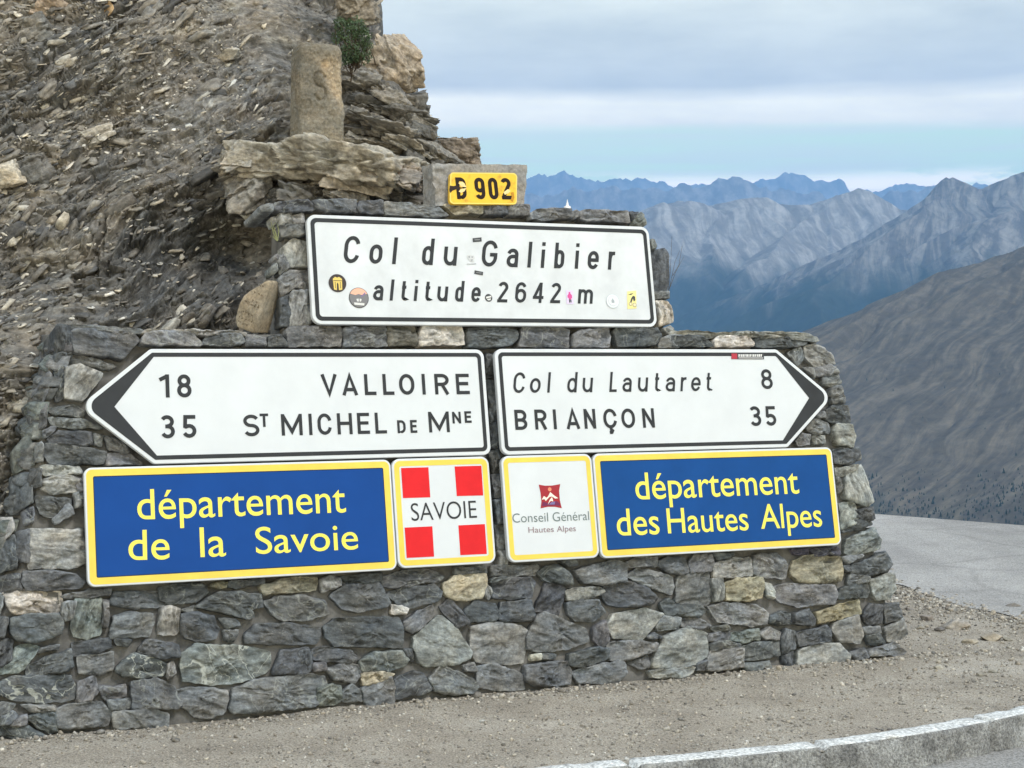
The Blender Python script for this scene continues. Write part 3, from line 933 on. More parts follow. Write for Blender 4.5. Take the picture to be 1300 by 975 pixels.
def block(bag, pos, size, R, tint, g, ico=ICO3, icof=ICO3F, n=12, crag=0.0, sharp=.25):
    """a broken block: a body cut by flat fracture planes"""
    nr = g.normal(size=(n, 3)); nr /= np.linalg.norm(nr, axis=1)[:, None]
    nr = np.concatenate([nr, [[0, 0, 1], [0, 0, -1], [1, 0, 0], [-1, 0, 0], [0, 1, 0], [0, -1, 0]] + g.normal(0, .12, (6, 3))])
    nr /= np.linalg.norm(nr, axis=1)[:, None]
    dd = np.concatenate([g.uniform(.72, 1.05, n), g.uniform(.6, .85, 6)])
    dots = ico @ nr.T
    r = np.min(np.where(dots > .08, dd / np.maximum(dots, .08), 9), axis=1); r = np.minimum(r, 1.45)
    v = ico * r[:, None]
    off = g.uniform(0, 50, 3)
    if crag:
        q = v * np.asarray(size)
        l = q[:, 2] * 14 + fbm(q * 4 + off, 3) * 1.3; l = l - np.floor(l)
        ck = sstep(1.2, 1.42, ridged(q * np.array([4, 4, 9.0]) + off, 3))
        dsp = fbm(q * 5 + off, 4) * .05 + (l - .5) * .035 * sstep(-.1, .3, fbm(q * 3 + off + 9, 2)) + fbm(q * 22 + off, 4) * .016 - ck * .03
        rad = ico.copy(); rad[:, 2] *= .6
        v = (q + rad * (dsp * crag)[:, None]) / np.asarray(size)
    w = v * np.asarray(size)
    P = w @ np.asarray(R).T + pos
    bag.add(P, [icof], tint=np.tile(np.asarray(tint, float), (len(P), 1)), bed=w[:, [0, 2, 1]] + off, vein=np.zeros(len(P)))


def dip_frame(dip, yaw=0.0, pitch=0.0):
    """columns: along the bed, into the hill, across the bed"""
    ax = np.array([math.cos(dip), 0, math.sin(dip)]); az = np.array([-math.sin(dip), -math.sin(pitch), math.cos(dip)]); az /= np.linalg.norm(az)
    ay = np.cross(az, ax); ay /= np.linalg.norm(ay)
    R = np.stack([ax, ay, np.cross(ax, ay)], 1)
    c, s_ = math.cos(yaw), math.sin(yaw)
    return R @ np.array([[c, -s_, 0], [s_, c, 0], [0, 0, 1]])


def build_scree():
    hv, hp, hy, ns, na = hill_pts['v'], hill_pts['px'], hill_pts['py'], hill_pts['ns'], hill_pts['na']
    nr = hv.shape[0]
    n = 38000
    r = rng.integers(2, nr - 2, n); c = rng.integers(2, ns + na - 6, n)
    x, y = hp[r, c], hy[r, c]
    # a band of loose slabs from the left edge up to the top middle, thin elsewhere
    band = np.exp(-(((y - (215 - x * .42)) / 75) ** 2)) * sstep(420, 330, x)
    band2 = np.exp(-((x - 20) / 80) ** 2) * sstep(330, 480, y)
    dens = 0.28 + 0.75 * band + .6 * band2 + 0.35 * hill_pts['chute'][r, c]
    clump = fbm(hv[r, c] * 2.5, 3)
    dens = dens * (1 - .6 * np.exp(-(((x - 230) / 150) ** 2 + ((y - 330) / 85) ** 2)))
    ok = (rng.random(n) < dens * (0.75 + clump)) & (x > -330) & (x < 585) & (y > -30) & (y < 680)
    r, c = r[ok], c[ok]; n = len(r)
    ch = hill_pts['chute'][r, c]
    size = np.exp(rng.normal(-4.05, 0.50, n)); size = np.clip(size, .007, .080)
    size *= 1 - 0.45 * ch
    th = rng.uniform(.10, .38, n)
    du = hv[r, c + 1] - hv[r, c - 1]; dv = hv[r + 1, c] - hv[r - 1, c]
    nrm = np.cross(du, dv); nrm /= np.linalg.norm(nrm, axis=1)[:, None] + 1e-9
    nrm[nrm[:, 1] > 0] *= -1
    nrm = nrm * .55 + np.array([.1, -.55, .55]) + rng.normal(0, .30, (n, 3))
    nrm /= np.linalg.norm(nrm, axis=1)[:, None]
    bed = np.array([math.cos(BED_A), .1, math.sin(BED_A)]) + rng.normal(0, .35, (n, 3))
    ax = bed - (bed * nrm).sum(1)[:, None] * nrm; ax /= np.linalg.norm(ax, axis=1)[:, None]
    ay = np.cross(nrm, ax)
    R = np.stack([ax, ay, nrm], -1)
    pal = np.array([[.085, .084, .082], [.14, .132, .12], [.20, .187, .165], [.29, .27, .23], [.40, .375, .32], [.50, .48, .43]])
    w = np.array([.26, .26, .20, .15, .09, .04])
    tint = pal[rng.choice(6, n, p=w)] * rng.uniform(.8, 1.2, (n, 1))
    pos = hv[r, c] + nrm * (size * th * .25)[:, None]
    v, f, bd, tt = chips(pos, size, th, R, tint, 5, rng, (.28, .75))
    bag = Bag(); bag.add(v, f, tint=tt, bed=bd, vein=np.zeros(len(v)))
    # thin beds of shale standing out of the slope, edge on
    n = 13000
    r = rng.integers(2, nr - 2, n); c = rng.integers(2, ns + na - 8, n)
    x, y = hp[r, c], hy[r, c]
    smooth_bed = np.exp(-(((x - 230) / 150) ** 2 + ((y - 330) / 85) ** 2))
    ok = (rng.random(n) < (1 - .7 * hill_pts['chute'][r, c]) * (1 - .75 * smooth_bed)) & (x > -330) & (x < 580) & (y > -30) & (y < 680)
    r, c = r[ok], c[ok]; n = len(r)
    size = np.clip(np.exp(rng.normal(-3.45, .50, n)), .014, .12); th = rng.uniform(.06, .22, n)
    clump = fbm(hv[r, c] * np.array([1.2, 1.2, 1.2]), 3)
    dip = BED_A - .08 + clump * .9 + rng.normal(0, .20, n)
    nrm = np.stack([-np.sin(dip), -.42 + rng.normal(0, .18, n), np.cos(dip)], -1); nrm /= np.linalg.norm(nrm, axis=1)[:, None]
    bed = np.stack([np.cos(dip), rng.normal(0, .1, n), np.sin(dip)], -1)
    ax = bed - (bed * nrm).sum(1)[:, None] * nrm; ax /= np.linalg.norm(ax, axis=1)[:, None]
    R = np.stack([ax, np.cross(nrm, ax), nrm], -1)
    tint = pal[rng.choice(6, n, p=[.26, .30, .22, .13, .06, .03])] * rng.uniform(.8, 1.2, (n, 1)) * .92
    pos = hv[r, c] + np.array([0, .25, -.1]) * (size * .6)[:, None]
    v, f, bd, tt = chips(pos, size, th, R, tint, 6, rng, (.5, .95))
    bag.add(v, f, tint=tt, bed=bd, vein=np.zeros(len(v)))
    # broken blocks of the bedrock, bedded with the slope
    g = np.random.default_rng(91)
    cnt = 0
    for _ in range(12000):
        r_, c_ = g.integers(2, nr - 2), g.integers(2, ns + na - 8)
        x_, y_ = hp[r_, c_], hy[r_, c_]
        if not (-330 < x_ < 590 and -30 < y_ < 690): continue
        cl = float(fbm(hv[r_, c_][None] * np.array([1.1, 1.1, 1.8]) + 33, 3)[0])
        if g.random() > (.06 + .9 * max(0, cl * 2.2)) * (1 - .75 * hill_pts['chute'][r_, c_]) * (1 - .8 * math.exp(-(((x_ - 230) / 160) ** 2 + ((y_ - 330) / 90) ** 2))): continue
        sz = float(np.clip(np.exp(g.normal(-3.05, .48)), .022, .15))
        R_m = dip_frame(BED_A - .05 + cl * .5 + g.normal(0, .16), g.normal(0, .5), .35 + g.normal(0, .2))
        tn = pal[g.choice(6, p=[.30, .36, .22, .09, .025, .005])] * g.uniform(.8, 1.05)
        block(bag, hv[r_, c_] + np.array([0, sz * .25, 0]), (sz, sz * g.uniform(.6, .9), sz * g.uniform(.18, .42)), R_m, tn, g, n=7, crag=.35)
        cnt += 1
        if cnt >= 860: break
    o = bag.build('scree', M_FLAKE)
    tag(o, 'loose slate chips strewn over the dark rock slope', 'scree', kind='stuff')


build_scree()


# ------------------------------------------------------------------ stones
def resample(poly, step):
    p = np.asarray(poly, float); q = np.roll(p, -1, 0)
    out = []
    for a, b in zip(p, q):
        k = max(1, int(np.linalg.norm(b - a) / step))
        out.append(a + (b - a) * (np.arange(k) / k)[:, None])
    return np.concatenate(out)


def stone(bag, poly_uv, frame, tint, vein=0.0, proud=0.0, depth=0.10, bulge=0.02, rough=1.0, step=0.008, seed=0, base=None, ang=None,
          round_=0, chip=1.0, K=15, grow=0.0, fclip=.017, led_f=None, led_amp=.0125, fslope=.20, edge_w=None, lmin=.35, tilt=0.0):
    """one rough stone: its traced outline, broken arrises, a split face, set `depth` back into the mortar.
    frame(u, v, w) -> world; base(u, v) -> local w of the face"""
    g = np.random.default_rng(1000 + seed)
    p = resample(poly_uv, step)
    area = 0.5 * np.sum(p[:, 0] * np.roll(p[:, 1], -1) - np.roll(p[:, 0], -1) * p[:, 1])
    if area < 0: p = p[::-1]
    for _ in range(round_):
        p = (np.roll(p, 1, 0) + 2 * p + np.roll(p, -1, 0)) / 4
    c = p.mean(0)
    M = len(p)
    ext = p - c
    size = math.sqrt(abs(area))
    cov = np.cov(ext.T); w_, vec = np.linalg.eigh(cov)
    if ang is None:
        mj = vec[:, 1]; ang = math.atan2(mj[1], mj[0]) + g.normal(0, .12)
    # ragged outline
    q = np.concatenate([p * 22, np.full((M, 1), seed * 1.7)], 1)
    t = np.roll(p, -1, 0) - np.roll(p, 1, 0); nn = np.stack([t[:, 1], -t[:, 0]], 1); nn /= np.linalg.norm(nn, axis=1)[:, None] + 1e-9
    p = p + nn * (fbm(q, 4) * 0.0062 * rough + grow)[:, None]
    s_in = np.linspace(0, 1, K) ** 0.8
    scales = [1.0, 1.0, .992, .98] + list((0.965 * (1 - s_in[1:] * 0.995)))
    pts, hs, edge = [], [], []
    arris = min(0.30, 0.014 / max(size, .02))
    for i, s in enumerate(scales):
        pts.append(c + (p - c) * s)
        e_ = 1 - s
        if i == 0: h = -depth
        elif i == 1: h = -0.013
        else: h = -0.013 * math.exp(-e_ / (arris * .22)) + bulge * (1 - s ** 3)
        hs.append(np.full(M, h)); edge.append(np.full(M, s))
    P = np.concatenate(pts); H = np.concatenate(hs); E_ = np.concatenate(edge)
    ca, sa = math.cos(ang), math.sin(ang)
    a = (P[:, 0] - c[0]) * ca + (P[:, 1] - c[1]) * sa
    b = -(P[:, 0] - c[0]) * sa + (P[:, 1] - c[1]) * ca
    off = g.uniform(0, 60, 3)
    n1 = fbm(np.stack([a * 4.0, b * 6, a * 0], 1) + off, 3)
    led = b * (led_f or g.uniform(14, 26)) + fbm(np.stack([a * 8, b * 10, a * 0], 1) + off + 7, 4) * 2.2
    led = led - np.floor(led)
    lm = sstep(-.1, .35, fbm(np.stack([a * 7, b * 9, a * 0], 1) + off + 31, 2))
    n3 = fbm(np.stack([a * 34, b * 50, a * 0], 1) + off + 13, 4)
    # flat split facets meeting in broken ridges
    fac = np.full(len(P), 1e9)
    wob = fbm(np.stack([a * 12, b * 12, a * 0], 1) + off + 3, 3) * .006
    for _ in range(7):
        gv = g.normal(0, fslope, 2)
        fac = np.minimum(fac, gv[0] * a + gv[1] * b + abs(g.normal(0, .011)) + .004)
    fac = np.clip(fac + wob, -fclip, fclip)
    live = np.clip((1 - E_) / (edge_w or max(arris * .6, 1e-4)), 0, 1)
    live = np.where(np.arange(len(P)) < M, 0, np.maximum(live, lmin))
    crk = ridged(np.stack([a * 5, b * 11, a * 0], 1) + off + 50, 3)
    crk = sstep(1.25, 1.45, crk)
    tl = g.normal(0, tilt, 2)
    d = (n1 * 0.009 + (led - .5) * led_amp * chip * lm + n3 * 0.0055 + fac * 1.0 - crk * .010 + np.clip(tl[0] * a + tl[1] * b, -.014, .014)) * rough
    H = H + d * live + proud
    Wb = base(P[:, 0], P[:, 1]) if base is not None else 0.0
    X = frame(P[:, 0], P[:, 1], H + Wb)
    R = len(scales)
    faces4 = []
    i = np.arange(M); j = (i + 1) % M
    for k in range(R - 1):
        faces4.append(np.stack([k * M + i, k * M + j, (k + 1) * M + j, (k + 1) * M + i], -1))
    X = np.concatenate([X, X[(R - 1) * M:R * M].mean(0)[None]])
    cen = R * M
    faces3 = np.stack([(R - 1) * M + i, (R - 1) * M + j, np.full(M, cen)], -1)
    bed = np.concatenate([np.stack([a, b, H], 1), [[0, 0, 0]]]) + off
    tn = np.array(tint) * g.uniform(.82, 1.22) * (1 + g.normal(0, .012, 3))
    bag.add(X, [np.concatenate(faces4), faces3], tint=np.repeat(tn[None], len(X), 0), bed=bed, vein=np.full(len(X), vein))


# every stone as seen in the photograph; each line: colour key, outline.  Blocks give the tracing's origin and scale.
STONES = [
 (0, 720, 4.43, """d 140,30 300,20 420,45 475,80 460,110 300,125 150,125 125,80
d 0,60 110,40 125,125 60,130 10,150
b 20,150 60,125 345,140 350,190 330,250 100,262 65,240
m 355,165 500,130 625,125 620,150 500,172
d 620,200 640,140 880,140 980,160 985,200 900,222 740,230
d 60,290 150,270 330,265 355,300 345,370 200,425 100,405 60,360
m 355,200 425,195 400,290 370,300 345,260
g 430,180 570,175 580,290 560,380 490,405 420,385 400,340
m 583,185 608,190 602,330 583,330
m 640,280 740,255 860,265 868,310 842,385 630,395 630,350
d 410,430 620,400 635,450 540,480 415,495
d 650,405 740,410 720,440 665,435
g 90,450 150,435 220,450 190,500 110,590 10,600 0,580 70,520
d 160,560 260,510 395,465 415,560 350,590 155,608
d 230,455 330,440 320,460 220,480
m 440,510 540,490 640,480 635,570 560,600 450,595
dv 660,580 690,530 760,490 850,505 947,555 920,600 800,625 700,610
d 790,450 830,410 900,420 1000,440 1010,500 930,510 780,475
dv 0,660 60,620 220,612 400,615 435,680 420,740 250,765 100,745 0,710
m 445,650 540,615 550,700 520,750 435,755
m 560,660 640,680 710,660 715,720 600,740 555,690
m 610,750 730,745 735,790 630,800
d 750,650 880,630 980,680 1020,770 1000,790 745,795
m 320,800 400,775 570,760 620,820 610,890 420,905 330,900
d 150,850 220,818 318,822 320,920 290,935 220,900
d 0,830 70,810 100,840 50,885 0,890
m 100,850 148,832 148,882 60,890
d -60,905 160,900 260,960 200,1010 -60,1010
m 640,820 860,800 950,830 945,900 640,905
d 0,280 45,285 20,390 -40,400 -40,290
d -40,420 70,410 60,520 0,560 -40,560
m 120,775 310,785 318,808 190,810
d -80,620 0,650 -6,720 -80,740
d -80,760 90,770 60,805 -80,880
m -80,120 10,160 0,270 -80,270"""),
 (180, 710, 4.432, """d 105,160 200,140 340,140 375,185 320,235 160,250 110,225
o 395,148 440,125 485,130 480,160 440,165
d 490,130 690,108 690,132 540,157 495,152
t 675,152 800,110 996,105 996,140 985,170 820,185 690,195
d 310,265 420,190 540,185 670,200 680,265 600,280 630,320 600,335 480,300
m 690,240 760,215 900,205 1030,235 1060,300 960,335 800,340 740,310
l 110,280 150,268 215,280 210,400 190,425 100,420
d 225,310 300,300 400,320 440,390 420,440 340,460 250,440 225,400
m 225,285 300,265 315,288 290,300
d 440,330 540,340 555,370 480,385
m 465,400 540,400 540,430 520,465 470,450
d 590,420 640,370 800,360 1010,385 1015,430 990,470 700,475 590,465
gv 230,530 300,480 480,490 560,485 730,525 720,610 700,640 540,690 400,705 240,680 225,600
d 740,630 790,515 940,500 960,610 940,640 750,645
m 500,830 520,730 640,680 940,652 1030,662 1040,700 1020,800 960,825 700,855 520,868
m 195,740 330,720 480,745 490,790 460,870 370,895 300,885 250,830 200,815
m 150,590 180,575 190,640 150,670"""),
 (380, 700, 4.432, """m 125,160 170,140 230,150 235,190 130,225
d 235,150 380,125 465,125 460,165 250,185
d 185,250 260,190 450,180 515,290 490,310 330,335 250,320
d 470,150 600,110 740,100 815,145 780,165 550,200 480,195
d 505,240 600,205 760,190 810,225 790,270 690,300 620,320 560,290
b 530,300 615,325 600,350 530,345
t 820,190 870,140 975,130 1050,130 1055,190 1030,260 890,270 825,240
d 150,430 200,385 400,370 560,380 585,440 575,540 380,530 200,525 155,480
d 78,560 160,535 300,565 330,600 300,625 150,615 87,605
m 345,620 420,570 570,560 620,610 600,640 500,670 360,670
m 155,660 260,635 345,640 350,690 320,740 200,720
G 650,540 650,480 790,365 810,365 900,450 975,570 965,600 900,630 720,650 680,620
m 590,400 680,340 760,300 765,350 700,420 640,460 600,440
d 805,310 860,270 960,400 900,430 830,350
t 355,690 460,680 540,690 420,745 360,750
m 360,770 520,710 540,760 530,860 400,870 370,830
d 545,720 650,670 700,690 750,770 700,800 550,830
m 740,720 800,650 900,680 975,720 1010,760 990,790 870,805 770,785
g 110,770 190,750 230,760 240,835 200,860 110,860
m 240,800 300,750 360,790 365,838 250,845
d 0,560 60,545 82,640 60,670 0,685
d 590,550 630,550 650,620 600,590
m 90,632 150,630 150,665 95,668"""),
 (580, 700, 4.8727, """m 0,100 180,95 190,125 0,140
m 215,90 305,85 305,150 220,150
m 315,90 500,85 515,100 490,140 320,150
d 500,130 560,95 620,80 700,150 720,200 640,200 540,170
m 735,120 860,80 1000,55 1060,80 1050,180 900,205 780,190
d 230,200 320,160 460,160 490,190 470,280 350,290 230,285
d 490,370 560,200 640,200 680,235 640,390 540,370
l 685,250 740,230 880,220 920,245 850,285 690,300
d 690,320 720,305 880,300 920,380 860,425 740,430 700,390
d 60,370 120,310 240,330 280,400 240,430 100,430
d 285,320 460,305 480,390 460,430 290,430 260,410
L 100,470 220,440 400,460 445,490 420,680 340,700 130,680 90,600
m 440,520 500,400 550,375 660,420 800,480 820,550 700,600 520,620 440,600
m 850,480 920,430 940,560 900,590 860,550
d 700,640 850,600 940,600 940,660 780,710 700,700
d 525,637 620,640 620,660 525,668
b 470,640 515,635 515,665 475,668
m 425,710 560,690 690,680 710,740 705,815 500,835 430,795
m 710,750 900,700 1030,675 1060,750 1000,810 760,815
m 135,720 230,690 300,720 410,760 430,850 280,858 140,835
d 640,60 740,50 750,80 690,90
m 45,705 110,690 120,735 60,740
m 190,205 222,222 212,300 180,265
m 310,160 225,170 215,200 200,190"""),
 (780, 690, 4.8727, """m 85,115 140,85 270,85 275,135 90,140
d 280,105 340,85 440,90 465,170 420,190 350,180 285,140
m 470,110 500,70 600,70 615,120 600,170 480,180
l 620,130 740,90 850,95 860,190 740,205 620,205
d 620,60 740,58 740,83 640,100
m 865,70 1010,60 1080,130 1060,215 900,200 870,180
m 90,200 150,155 250,170 370,210 380,270 360,310 220,270
m 400,210 500,185 590,185 605,350 580,380 390,360
d -60,260 80,235 200,280 260,340 240,370 110,390 -30,380 -70,320
d 300,370 350,345 400,375 540,385 575,410 530,450 320,440
O 690,250 760,215 920,215 930,280 910,330 840,355 700,345
m 610,220 670,215 670,340 620,360
l 945,240 980,255 985,300 990,340 950,320
m 585,390 700,370 880,380 960,430 950,490 860,510 700,485 650,480
L 0,440 200,400 310,440 200,570 170,600 0,580 -40,520
m 270,510 310,450 410,460 400,520 280,535
L 240,740 310,580 460,515 580,560 585,690 520,740 420,765 250,765
m 420,470 510,460 600,510 540,530 430,505
m 590,560 720,545 720,580 640,610 590,600
g 730,560 900,530 910,590 800,610 700,590
m 910,560 960,520 1030,550 1020,590 940,590
l 580,720 600,670 790,650 790,760 640,785 575,780
m 600,620 680,600 790,625 780,645 610,660
d 800,640 900,610 1020,600 1030,690 900,715 810,720
m -40,620 150,600 270,620 260,660 120,710 -20,720
m 100,740 220,700 230,760 170,775
m 800,750 960,730 980,800 840,810
l 220,790 500,768 480,805 400,830 240,830
m 520,745 578,722 570,780 520,780
d 205,575 250,555 300,580 220,585
m 610,525 700,500 725,532 640,542"""),
 (970, 660, 4.432, """O 160,300 180,230 260,200 440,210 455,270 440,340 300,355 200,345
m 70,430 60,380 150,360 400,370 420,420 400,470 200,485 100,460
d 425,420 440,390 580,345 605,400 590,430 430,445
d 40,540 110,520 165,525 170,580 100,590 40,575
d 180,530 250,500 290,560 280,590 180,580
o 295,520 400,490 540,450 550,520 400,560 310,580
d 190,640 350,600 370,620 375,680 200,710
L 385,620 400,580 530,540 560,650 540,690 430,685
d 100,660 130,615 180,625 180,720 110,750
L 190,800 200,740 300,695 420,700 480,760 460,835 330,858 200,848
m 481,825 560,790 690,790 700,840 590,855 490,850
m 485,750 560,730 580,770 510,790
m 590,765 600,735 740,690 810,740 790,760
d 710,830 780,790 860,800 875,880 800,890 720,870
d 570,540 610,470 670,480 670,580 600,590
d 680,480 760,470 775,550 700,575
L 690,610 790,555 820,640 780,670 710,680
d 580,650 650,640 690,690 600,700
m 560,610 650,600 660,630 580,640
l 605,340 700,300 740,310 745,390 710,440 640,450 615,400
d 500,260 600,220 680,180 720,250 690,290 500,330
g 470,110 620,50 660,110 650,160 500,200 460,180
d 440,40 480,0 600,0 615,20 540,50 450,70
m 490,312 600,322 590,350 480,362
p 270,170 420,150 430,190 300,195
p 165,165 260,160 260,190 180,190
m 450,210 560,200 480,240
d 455,260 480,260 495,290 470,290
d 110,760 170,740 170,840 130,840"""),
 (980, 410, 3.611, """l 150,110 200,95 280,150 290,185 200,200 155,150
m 75,140 130,110 145,160 120,195
m 190,212 268,192 298,212 260,240 200,240
l 268,200 300,197 305,225 270,230
m 240,250 310,235 315,275 270,290 240,275
m 270,300 320,290 330,330 270,330
m 280,340 330,338 330,365 280,365
d 250,400 300,370 350,380 365,450 300,460 250,440
m 160,485 200,440 260,460 270,500 200,510
m 215,420 245,405 245,430 220,435
L 280,490 300,465 370,465 385,520 370,565 300,555
l 195,520 250,515 245,555 200,555
m 115,540 140,505 175,515 170,555 130,560
d 290,580 340,570 400,570 410,620 360,645 290,640
L 335,760 350,680 410,650 430,700 465,820 440,840 340,800
l 300,665 400,648 390,668 330,700 305,700
m 300,715 330,700 330,770 310,780
l 315,830 380,820 400,890 380,920 320,940
d 385,860 470,845 480,895 400,910
m 150,205 188,205 195,250 165,225"""),
 (0, 400, 2.868, """m 265,145 300,145 420,185 400,195 240,170
L 235,195 290,180 370,215 355,240 300,310 240,300
d 200,180 230,180 230,300 210,310
m 130,280 180,205 190,235 150,320
m 175,340 270,325 310,350 300,370 200,360
m 180,375 310,380 370,410 260,410 190,395
d 180,450 215,420 330,430 335,470 300,475 190,465
m 340,430 375,440 370,475 345,470
m 385,440 440,460 480,500 400,490
d 160,500 170,470 250,475 385,500 380,540 180,540
m 392,505 470,505 520,540 390,545
l 150,550 290,550 300,575 160,580
l 155,600 240,582 295,600 280,640 190,650 155,630
d 130,660 260,670 260,700 200,740 150,720
m 195,742 250,690 268,722 205,758
l 110,780 300,780 310,900 260,920 110,920
d 60,790 105,780 105,900 60,890
g 50,500 110,420 120,540 60,570
d 110,330 170,325 165,400 120,420
d 45,590 110,600 120,680 50,720
L 0,740 40,740 50,780 0,830
d 108,560 150,560 150,620 110,630
m 130,480 150,462 156,530 130,530
m 80,710 120,700 125,750 95,762
d -20,840 50,800 58,920 -20,940
m 272,650 302,640 307,690 275,700
m 270,585 300,600 305,640 285,640
d 205,145 258,130 262,145 235,170 205,175
m 160,420 205,405 195,420 165,445"""),
 (600, 430, 3.15, """d 60,60 85,60 90,150 60,150
m 65,165 95,165 100,330 75,335
d 75,340 100,335 105,430 80,435
d 70,450 115,440 120,530 85,535
m 80,545 120,540 125,630 90,632
d 85,645 130,640 132,735 100,740
m 95,745 130,745 135,840 105,845
l 105,850 135,850 138,900 110,905"""),
 (760, 270, 13.0, """g 860,460 930,450 940,590 870,600
d 870,640 1100,580 1150,650 1165,960 1150,1290 930,1300 880,1000
b 945,1475 1150,1450 1210,1530 1240,1780 1000,1860
m 940,1310 1180,1300 1180,1390 950,1410
l 1080,1910 1190,1870 1260,1980 1200,2020
g 700,0 560,100 545,210 690,220 790,180"""),
 (335, 260, 5.735, """l 120,70 200,60 200,135 125,140
l 213,75 285,70 302,140 218,140
m 120,160 140,145 295,150 302,215 230,225 130,230
L 150,300 220,245 325,270 330,440 190,440 150,370
m 100,380 148,362 188,450 120,500
m 105,540 180,480 315,480 338,605 220,600 130,660
l 195,650 210,622 338,622 350,850 320,885 200,880
d 125,680 188,645 188,880 130,870
l 70,85 110,80 110,120 85,130
m 55,460 90,430 95,480 60,500
m 80,380 97,362 95,400"""),
]
COPING = [
 (60, 400, 4.333, """d 130,95 160,85 340,90 470,105 500,140 410,240 320,225 150,205
d 52,75 60,60 120,66 140,205 60,215 48,150
m 60,56 350,74 520,88 500,104 340,92 120,70
m 510,160 530,110 640,100 790,112 838,168 620,172
m 845,165 870,120 1050,110 1080,150 1000,172
m 1090,150 1085,118 1195,128 1195,172 1085,172
l 515,104 530,92 800,95 1090,104 1080,118 800,110 640,98"""),
 (340, 400, 4.333, """m 100,90 120,70 390,70 405,100 395,172 105,172
m 410,80 640,70 650,172 415,172
M 655,65 790,60 800,80 815,168 660,172
b 825,130 840,70 1060,70 1075,160 830,168
d 0,125 60,118 95,160 90,172 0,172"""),
 (600, 405, 4.333, """d -35,60 130,55 235,70 240,110 180,152 -35,158
d 255,60 300,50 470,50 520,70 515,158 250,152
m 540,95 580,65 730,62 750,100 740,152 545,158
d 770,70 790,50 1000,60 1020,100 990,148 790,152
m 1030,110 1070,98 1140,95 1125,155 1020,158"""),
 (860, 405, 5.909, """d -60,140 130,140 180,150 240,205 -55,208
b 265,170 300,140 500,140 550,180 545,207 270,207
d 570,160 620,145 940,150 960,180 900,210 580,207
l -60,105 130,97 260,115 400,107 500,107 860,112 970,122 1040,165 945,148 620,140 500,135 250,138 -60,134"""),
]
TOPCOPING = [
 (330, 250, 4.333, """d 60,75 80,45 250,25 300,65 280,80 120,85
d 285,30 520,25 525,88 350,88 300,60
d 525,70 540,35 660,35 668,100 620,98 540,88
m 672,40 830,50 970,70 1020,108 950,118 680,102
m -10,60 60,48 60,80 0,82"""),
 (520, 190, 7.222, """t 300,520 400,505 640,520 650,590 400,600
d 660,530 850,510 880,590 680,605
m 885,530 1080,520 1080,600 890,608"""),
 (640, 250, 5.652, """m 175,130 220,105 460,100 470,152 300,178 180,162
m 468,130 500,108 518,150 480,162
m 522,120 560,110 870,115 880,185 580,178 530,162
d 885,118 945,120 905,168"""),
]


def parse(block):
    out = []
    for x0, y0, s, txt in block:
        for ln in txt.strip().split('\n'):
            k, *pp = ln.split()
            out.append((k, [(x0 + float(a.split(',')[0]) / s, y0 + float(a.split(',')[1]) / s) for a in pp]))
    return out


FACE_W = -0.058
_fl = np.array([px_uv(x, y, FACE_W) for x, y in [(76, 400), (72, 430), (60, 490), (55, 540), (55, 600), (38, 670), (22, 740), (-4, 810), (-30, 960)]])
_fo = np.argsort(_fl[:, 1]); _fl = _fl[_fo]


def wall_w(u, v):
    """local depth of the wall's face: a battered plane whose left end turns back"""
    ue = np.interp(v, _fl[:, 1], _fl[:, 0])
    return FACE_W - np.maximum(0, ue - u) * 1.5


def px_wall(x, y):
    w = FACE_W
    for _ in range(12):
        uv = px_uv(x, y, w)
        w = 0.5 * w + 0.5 * float(wall_w(uv[0], uv[1]))
    return px_uv(x, y, w)


